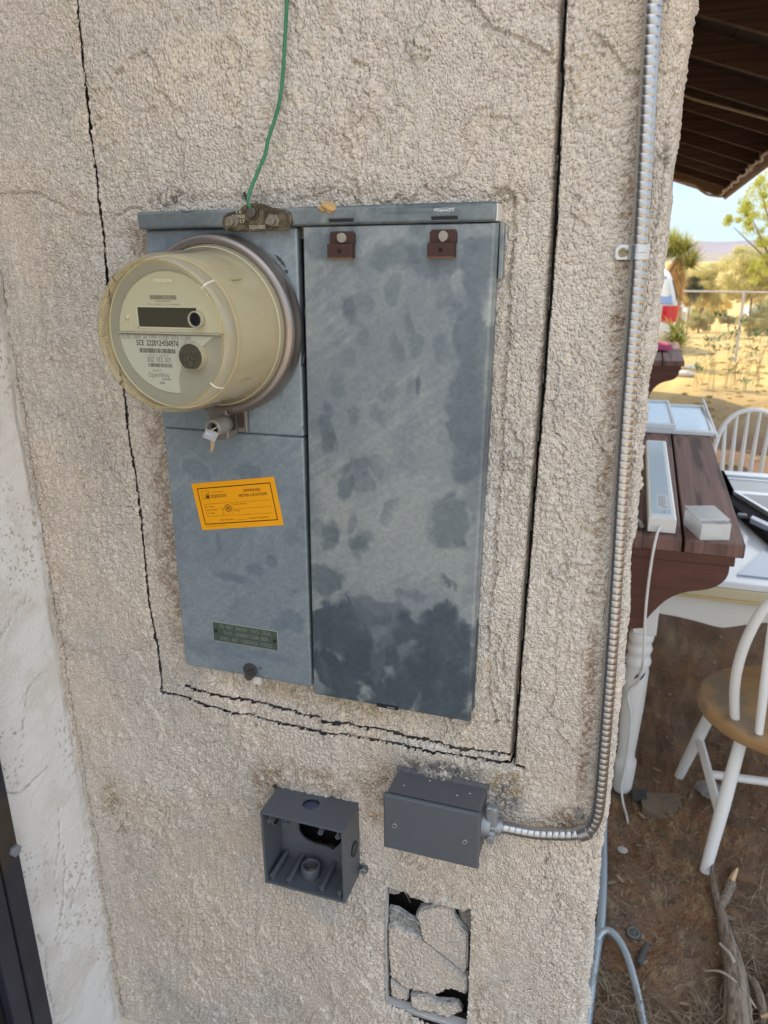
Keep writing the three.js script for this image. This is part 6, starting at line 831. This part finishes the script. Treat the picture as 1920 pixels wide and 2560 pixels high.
// yuccas
function yucca(label, base, trunkTop, heads, blade, skirtTo) {
  const t = thing('yucca', label, 'yucca', base, 'yuccas in the yard');
  const spikes = (c, n, L, dirUp, cols, w, up0, up1) => { const P = [], C = []; for (let i = 0; i < n; i++) { const az = rnd() * 6.283, u = rr(up0, up1), h = Math.sqrt(Math.max(0, 1 - u * u)), l = L * rr(0.7, 1.1), d = [h * Math.cos(az), u, h * Math.sin(az)], s = [-Math.sin(az) * w, 0, Math.cos(az) * w], col = cols[fl(rnd() * cols.length)], k = rr(0.75, 1.25), o = [c[0] + d[0] * 0.03, c[1] + rr(-dirUp, dirUp), c[2] + d[2] * 0.03]; P.push(o[0] - s[0], o[1], o[2] - s[2], o[0] + s[0], o[1], o[2] + s[2], o[0] + d[0] * l, o[1] + d[1] * l, o[2] + d[2] * l); for (let m = 0; m < 3; m++) C.push(col[0] * k, col[1] * k, col[2] * k); } const g = new THREE.BufferGeometry(); g.setAttribute('position', new THREE.Float32BufferAttribute(P, 3)); g.setAttribute('color', new THREE.Float32BufferAttribute(C, 3)); g.computeVertexNormals(); return g; };
  const m = std(0xffffff, 0.7, 0, { vertexColors: true, side: THREE.DoubleSide });
  if (trunkTop) {
    part(t, 'trunk', cylBetween(base, trunkTop, 0.16, 0.12, 10), std([0.20, 0.13, 0.08], 0.9));
    const sk = []; const n = 26; for (let i = 0; i < n; i++) { const f = i / n; sk.push(spikes([mix(base[0], trunkTop[0], 1 - f * skirtTo), mix(base[1], trunkTop[1], 1 - f * skirtTo), mix(base[2], trunkTop[2], 1 - f * skirtTo)], 90, 0.80, 0.05, [[0.62, 0.36, 0.12], [0.50, 0.28, 0.11], [0.66, 0.43, 0.18], [0.36, 0.22, 0.11]], 0.024, -0.96, -0.55)); }
    part(t, 'dead_leaf_skirt', sk, m);
  }
  part(t, 'leaf_rosette', heads.map((h) => spikes(h, h[3], blade, 0.10, [[0.40, 0.42, 0.13], [0.50, 0.50, 0.16], [0.58, 0.54, 0.20], [0.28, 0.32, 0.11]], 0.024, -0.45, 0.98)), m);
}
yucca('tall shaggy yucca with a skirt of dead orange leaves behind the van', [0.95, groundY(-30) - 0.05, -30], [0.93, 1.55, -30], [[0.85, 1.75, -30, 520], [0.42, 1.72, -30.1, 380], [1.35, 1.35, -29.8, 420], [0.66, 2.05, -30, 260], [1.12, 1.82, -29.9, 300]], 0.80, 0.86);
yucca('small green yucca growing beside the van, behind the farther counter', [0.50, groundY(-12.5), -12.5], null, [[0.52, 0.28, -12.5, 150], [0.46, 0.42, -12.5, 110]], 0.36, 0);

// chain link fence
{
  const z = -14.8, gy = groundY(z), top = gy + 1.215, t = thing('chain_link_fence', 'galvanised chain link fence with top rail across the yard', 'fence', [2.5, gy, z]);
  const gm = std([0.46, 0.44, 0.43], 0.5, 0.35);
  part(t, 'top_rail', cylBetween([0.62, top + 0.03, z], [6.5, top - 0.02, z], 0.017, 0.017, 8), gm);
  for (const x of [1.655, 4.3, -0.9]) part(t, 'post', cylBetween([x, gy - 0.1, z + 0.02], [x, top + 0.05, z + 0.02], 0.028, 0.028, 10), gm);
  const wires = []; const s = 0.07, x0 = 0.75, x1 = 4.2, H = 1.19; for (let i = -20; i < (x1 - x0) / s; i++) for (const d of [1, -1]) { let a = x0 + i * s, b = a + H; const ya = gy + 0.02, yb = gy + 0.02 + H; const f0 = Math.max(0, (x0 - a) / H), f1 = Math.min(1, (x1 - a) / H); if (f1 <= f0) continue; const Y = (f) => (d > 0 ? mix(ya, yb, f) : mix(yb, ya, f)); wires.push(cylBetween([mix(a, b, f0), Y(f0), z], [mix(a, b, f1), Y(f1), z + 0.003 * d], 0.0011, 0.0011, 3)); }
  part(t, 'wire_mesh', wires, gm).userData.kind = 'stuff';
}
// weeds in front of the fence
{
  const stemM = std([0.36, 0.32, 0.15], 0.8), lm = phys([0.11, 0.20, 0.055], { roughness: 0.6, transmission: 0.25, thickness: 0, side: THREE.DoubleSide });
  const weed = (label, x, h, tops, z = -9.9) => {
    const gy = groundY(z), t = thing('weed', label, 'weed', [x, gy, z], 'tall weeds in front of the fence'), lv = [];
    for (const [tx, ty, n, r] of tops) {
      const p0 = [x + (tx - x) * 0.1 + rr(-0.02, 0.02), gy - 0.01, z + rr(-0.05, 0.05)], p1 = [tx, ty, z + rr(-0.08, 0.08)]; part(t, 'stem', tube([p0, [mix(p0[0], p1[0], 0.4), mix(p0[1], p1[1], 0.55), p0[2]], p1], 0.0022, 10, 4), stemM);
      for (let i = 0; i < n * 1.6; i++) { const c = [tx + rr(-1, 1) * r * 1.25, ty + rr(-0.6, 0.5) * r * 1.1 - 0.0, p1[2] + rr(-1, 1) * r * 0.7], L = rr(0.022, 0.038), a = rnd() * 6.283, dip = rr(-0.9, 0.1); const g = new THREE.CircleGeometry(1, 6).scale(L * 0.34, L, 1).translate(0, L * 0.8, 0).rotateX(-1.57 - dip).rotateY(a).translate(...c); lv.push(g); }
      for (let i = 0; i < 4; i++) { const f = rr(0.35, 0.8), c = [mix(p0[0], p1[0], f), mix(p0[1], p1[1], f * 1.05), p0[2]]; lv.push(new THREE.CircleGeometry(1, 6).scale(0.008, 0.02, 1).translate(0, 0.016, 0).rotateX(-1.5 + rr(-0.4, 0.8)).rotateY(rnd() * 6.283).translate(...c)); }
    }
    part(t, 'leaves', lv, lm);
  };
  weed('tall weed with a broad dark green leaf cluster, left of the fence post', 0.93, 0.7, [[0.86, 0.62, 30, 0.075], [0.79, 0.60, 10, 0.04], [0.90, 0.49, 14, 0.05], [0.80, 0.52, 7, 0.03]]);
  weed('weed with the densest green leaves just left of the fence post', 1.06, 0.7, [[1.035, 0.675, 34, 0.055], [1.10, 0.74, 14, 0.04], [1.06, 0.50, 10, 0.04], [1.15, 0.835, 10, 0.03]]);
  weed('spreading weed right of the fence post', 1.30, 0.65, [[1.27, 0.645, 18, 0.06], [1.32, 0.69, 12, 0.04], [1.345, 0.49, 9, 0.035], [1.30, 0.435, 14, 0.05]]);
  weed('thin tall weed near the right edge with leaves before the white car', 1.42, 1.0, [[1.355, 1.02, 22, 0.06], [1.44, 0.72, 8, 0.03]]);
  weed('leafy weed rising to the yellow bush behind it', 0.86, 0.95, [[0.885, 0.93, 24, 0.06], [0.92, 0.90, 8, 0.03]], -9.9);
  weed('low green weed at the near side of the dark shadow band', 0.70, 0.3, [[0.68, 0.285, 16, 0.05], [0.74, 0.24, 12, 0.04]]);
  weed('low weed at the shadow band near its middle', 1.14, 0.25, [[1.145, 0.235, 16, 0.05], [1.10, 0.36, 8, 0.03]]);
  weed('small green weed on the lit sand near the right', 1.30, 0.1, [[1.305, 0.08, 18, 0.05]]);
  const twig = (label, x, dx, h) => { const z = -10.4, gy = groundY(z), st = []; for (let i = 0; i < 5; i++) st.push(tube([[x + rr(-0.08, 0.08), gy, z + rr(-0.1, 0.1)], [x + dx * 0.5 + rr(-0.08, 0.08), gy + h * 0.6, z], [x + dx + rr(-0.2, 0.2), gy + h * rr(0.8, 1.05), z]], 0.0025, 8, 4)); solo('dry_shrub', label, 'dry shrub', st, std([0.24, 0.17, 0.10], 0.9), [x, gy, z]); };
  twig('bare brown twiggy shrub at the right edge of the sand', 1.48, 0.05, 0.75); twig('leafless twig shrub among the weeds right of the post', 1.22, 0.12, 0.5); twig('thin bare stalks left of the weeds', 0.76, 0.06, 0.42);
  const bit = (label, x, z, r, c) => { const g = new THREE.IcosahedronGeometry(r, 2).scale(1.5, 0.5, 1), p = g.attributes.position; for (let i = 0; i < p.count; i++) p.setY(i, p.getY(i) * (0.6 + 0.8 * vn(p.getX(i) * 30, p.getZ(i) * 30))); g.computeVertexNormals(); solo('debris', label, 'debris', g.translate(x, groundY(z) + r * 0.3, z), std(c, 0.8), [x, groundY(z), z]); };
  bit('white scrap lying on the sand beyond the farther counter', 0.78, -12.6, 0.07, [0.75, 0.74, 0.70]); bit('grey heap of scrap just right of the farther counter', 0.62, -11.3, 0.11, [0.40, 0.38, 0.34]);
}
{
  const one = leafCrown(Array.from({ length: 6 }, () => [rr(-0.05, 0.05), 0.05, rr(-0.05, 0.05), 0.06, 0.9]), 34, 0.05, [[0.55, 0.43, 0.17], [0.42, 0.32, 0.13], [0.62, 0.50, 0.24]], 1.0, 0.1);
  const n = 900, m = new THREE.InstancedMesh(one, std(0xffffff, 0.9, 0, { vertexColors: true, side: THREE.DoubleSide }), n), M = new THREE.Matrix4(), q = new THREE.Quaternion();
  for (let i = 0; i < n; i++) { const z = -4.5 - 26 * Math.pow(rnd(), 1.5), x = 0.3 + (1.2 + 0.28 * -z) * rnd() - 0.02 * z, s = rr(0.25, 0.8) * (0.7 - 0.014 * z); q.setFromAxisAngle(v3(0, 1, 0), rnd() * 6.3); M.compose(v3(x, groundY(z) - 0.01, z), q, v3(s, s * rr(0.35, 0.8), s)); m.setMatrixAt(i, M); }
  m.name = 'yard_grass'; m.userData.kind = 'stuff'; tag(m, 'low dry straw coloured grass dotted over the sandy yard', 'dry grass'); m.castShadow = m.receiveShadow = true; scene.add(m);
}
// minivan seen from behind, mostly hidden by the house
{
  const zb = -16.6, gy = groundY(zb) - 0.02, xr = 0.655, w = 1.86, xl = xr - w, cx = xr - w / 2, L = 4.9;
  const paint = std([0.56, 0.55, 0.52], 0.28, 0.15), glass = std([0.16, 0.24, 0.40], 0.05), tyre = std([0.02, 0.02, 0.02], 0.85);
  const t = thing('minivan', 'silver white minivan parked beyond the house, red rear lamp showing', 'van', [cx, gy, zb - L / 2]);
  // body as rings from bumper to roof: [height, half width, rear z, front z]
  const rings = [[0.26, 0.86, 0.02, -4.86], [0.38, 0.92, 0.06, -4.92], [0.55, 0.935, 0.07, -4.92], [0.66, 0.93, 0.03, -4.86], [0.80, 0.93, 0.0, -4.60], [0.98, 0.92, -0.01, -4.0], [1.06, 0.91, -0.03, -3.75], [1.30, 0.84, -0.12, -3.2], [1.50, 0.77, -0.24, -2.75], [1.66, 0.69, -0.40, -2.35], [1.73, 0.60, -0.62, -2.1], [1.75, 0.3, -1.0, -1.9]];
  const shell = (rs, seg = 44, sq = 0.22, pad = 0) => sheet(seg, rs.length - 1, (i, j) => { const [h, hw, za, zf] = rs[j], a = i / seg * 2 * Math.PI, c = Math.cos(a), s = Math.sin(a), p = (q) => Math.sign(q) * Math.pow(Math.abs(q), sq), hz = (za - zf) / 2 + pad; return { p: [cx - (hw + pad) * p(c), gy + h, zb + (za + zf) / 2 + hz * p(s)], c: [0, 0, 0] }; }, null, false);
  part(t, 'body', [shell(rings), box(cx - 0.5, cx + 0.5, gy + 1.73, gy + 1.755, zb - 1.9, zb - 0.9, 0.01)], paint);
  part(t, 'rear_window', sheet(16, 10, (i, j) => { const u = i / 16 - 0.5, f = j / 10, h = mix(1.06, 1.60, f), hw = mix(0.80, 0.62, f), zz = zb + 0.012 + mix(-0.03, -0.33, f) - 0.05 * Math.pow(Math.abs(u * 2), 6); return { p: [cx + u * 2 * hw, gy + h, zz + 0.02], c: [0, 0, 0] }; }, null, false), glass);
  for (const s of [-1, 1]) {
    part(t, 'side_window', sheet(10, 6, (i, j) => { const f = j / 6, h = mix(1.10, 1.52, f), hw = mix(0.905, 0.765, f) + 0.004; return { p: [cx + s * hw, gy + h, zb - mix(0.32, 0.46, f) - (i / 10) * mix(2.9, 2.0, f)], c: [0, 0, 0] }; }, null, false), glass);
    const lamp = sheet(14, 10, (i, j) => { const u = i / 14, f = j / 10, h = mix(0.66 + 0.10 * u * (1 - u) - 0.02 + 0.10 * Math.pow(u - 0.35, 2) * 2 + (u < 0.4 ? 0.09 * (0.4 - u) : 0), 1.02, f), bend = Math.pow(u, 4) * 0.16, x = s * mix(0.60, 0.945, Math.pow(u, 0.8)); return { p: [cx + x, gy + h, zb + 0.035 - bend - 0.01 * f], c: [0, 0, 0] }; }, null, false);
    part(t, 'tail_lamp', lamp, phys([0.42, 0.008, 0.03], { roughness: 0.12, clearcoat: 0.7, side: THREE.DoubleSide }));
    for (const zz of [-1.05, -3.95]) part(t, 'wheel', new THREE.CylinderGeometry(0.33, 0.33, 0.21, 28).rotateZ(Math.PI / 2).translate(cx + s * 0.84, gy + 0.33, zb + zz), tyre);
  }
  part(t, 'bumper', box(cx - 0.93, cx + 0.93, gy + 0.36, gy + 0.56, zb - 0.2, zb + 0.09, 0.05, 3), paint);
  part(t, 'licence_plate', box(cx - 0.15, cx + 0.15, gy + 0.72, gy + 0.87, zb + 0.012, zb + 0.045, 0.004), std([0.7, 0.7, 0.68], 0.5));
}
// two cars far down the slope
function farCar(label, x, z, turn, col, dark) {
  const gy = groundY(z), t = thing('parked_car', label, 'car', [x, gy, z], 'cars parked far down the slope');
  const M = (g) => g.rotateY(turn).translate(x, gy, z);
  const prof = [[-2.2, 0.28], [2.15, 0.28], [2.25, 0.55], [2.18, 0.85], [1.15, 1.0], [0.55, 1.44], [-1.7, 1.50], [-2.15, 1.05], [-2.25, 0.6]];   // front towards +z after the turn
  part(t, 'body', M(poly(prof, -0.86, 0.86, 0.09).rotateY(-Math.PI / 2)), std(col, 0.3, 0.1));
  const gl = std([0.30, 0.37, 0.42], 0.08);
  part(t, 'windscreen', M(sheet(8, 4, (i, j) => { const u = i / 8 - 0.5, f = j / 4; return { p: [u * mix(1.52, 1.3, f), mix(1.02, 1.40, f), mix(1.16, 0.62, f) + 0.03], c: [0, 0, 0] }; }, null, false)), gl);
  part(t, 'bumper', M(box(-0.80, 0.80, 0.30, 0.56, 2.14, 2.29, 0.05)), std(dark, 0.6));
  part(t, 'licence_plate', M(box(-0.2, 0.2, 0.40, 0.54, 2.285, 2.305)), std([0.62, 0.55, 0.55], 0.6));
  for (const s of [-1, 1]) { part(t, 'headlight', M(box(s * 0.68 - 0.15, s * 0.68 + 0.15, 0.64, 0.80, 2.12, 2.24, 0.04)), std([0.8, 0.82, 0.84], 0.15)); part(t, 'mirror', M(box(s * 0.98 - 0.12, s * 0.98 + 0.12, 1.0, 1.16, 0.82, 0.95, 0.04)), std(col, 0.3)); for (const q of [-1.35, 1.35]) part(t, 'wheel', M(new THREE.CylinderGeometry(0.32, 0.32, 0.22, 20).rotateZ(Math.PI / 2).translate(s * 0.80, 0.32, q)), std([0.02, 0.02, 0.02], 0.85)); part(t, 'roof_rail', M(box(s * 0.62 - 0.03, s * 0.62 + 0.03, 1.50, 1.55, -1.5, 0.3, 0.01)), std([0.55, 0.56, 0.57], 0.4, 0.5)); }
}
farCar('small white car facing up the slope at the right edge', 9.55, -78, -0.05, [0.80, 0.82, 0.85], [0.05, 0.05, 0.055]);
farCar('dark fronted pale car half hidden behind the van', 2.62, -62, -0.7, [0.62, 0.64, 0.62], [0.03, 0.032, 0.035]);

renderer.render(scene, camera);
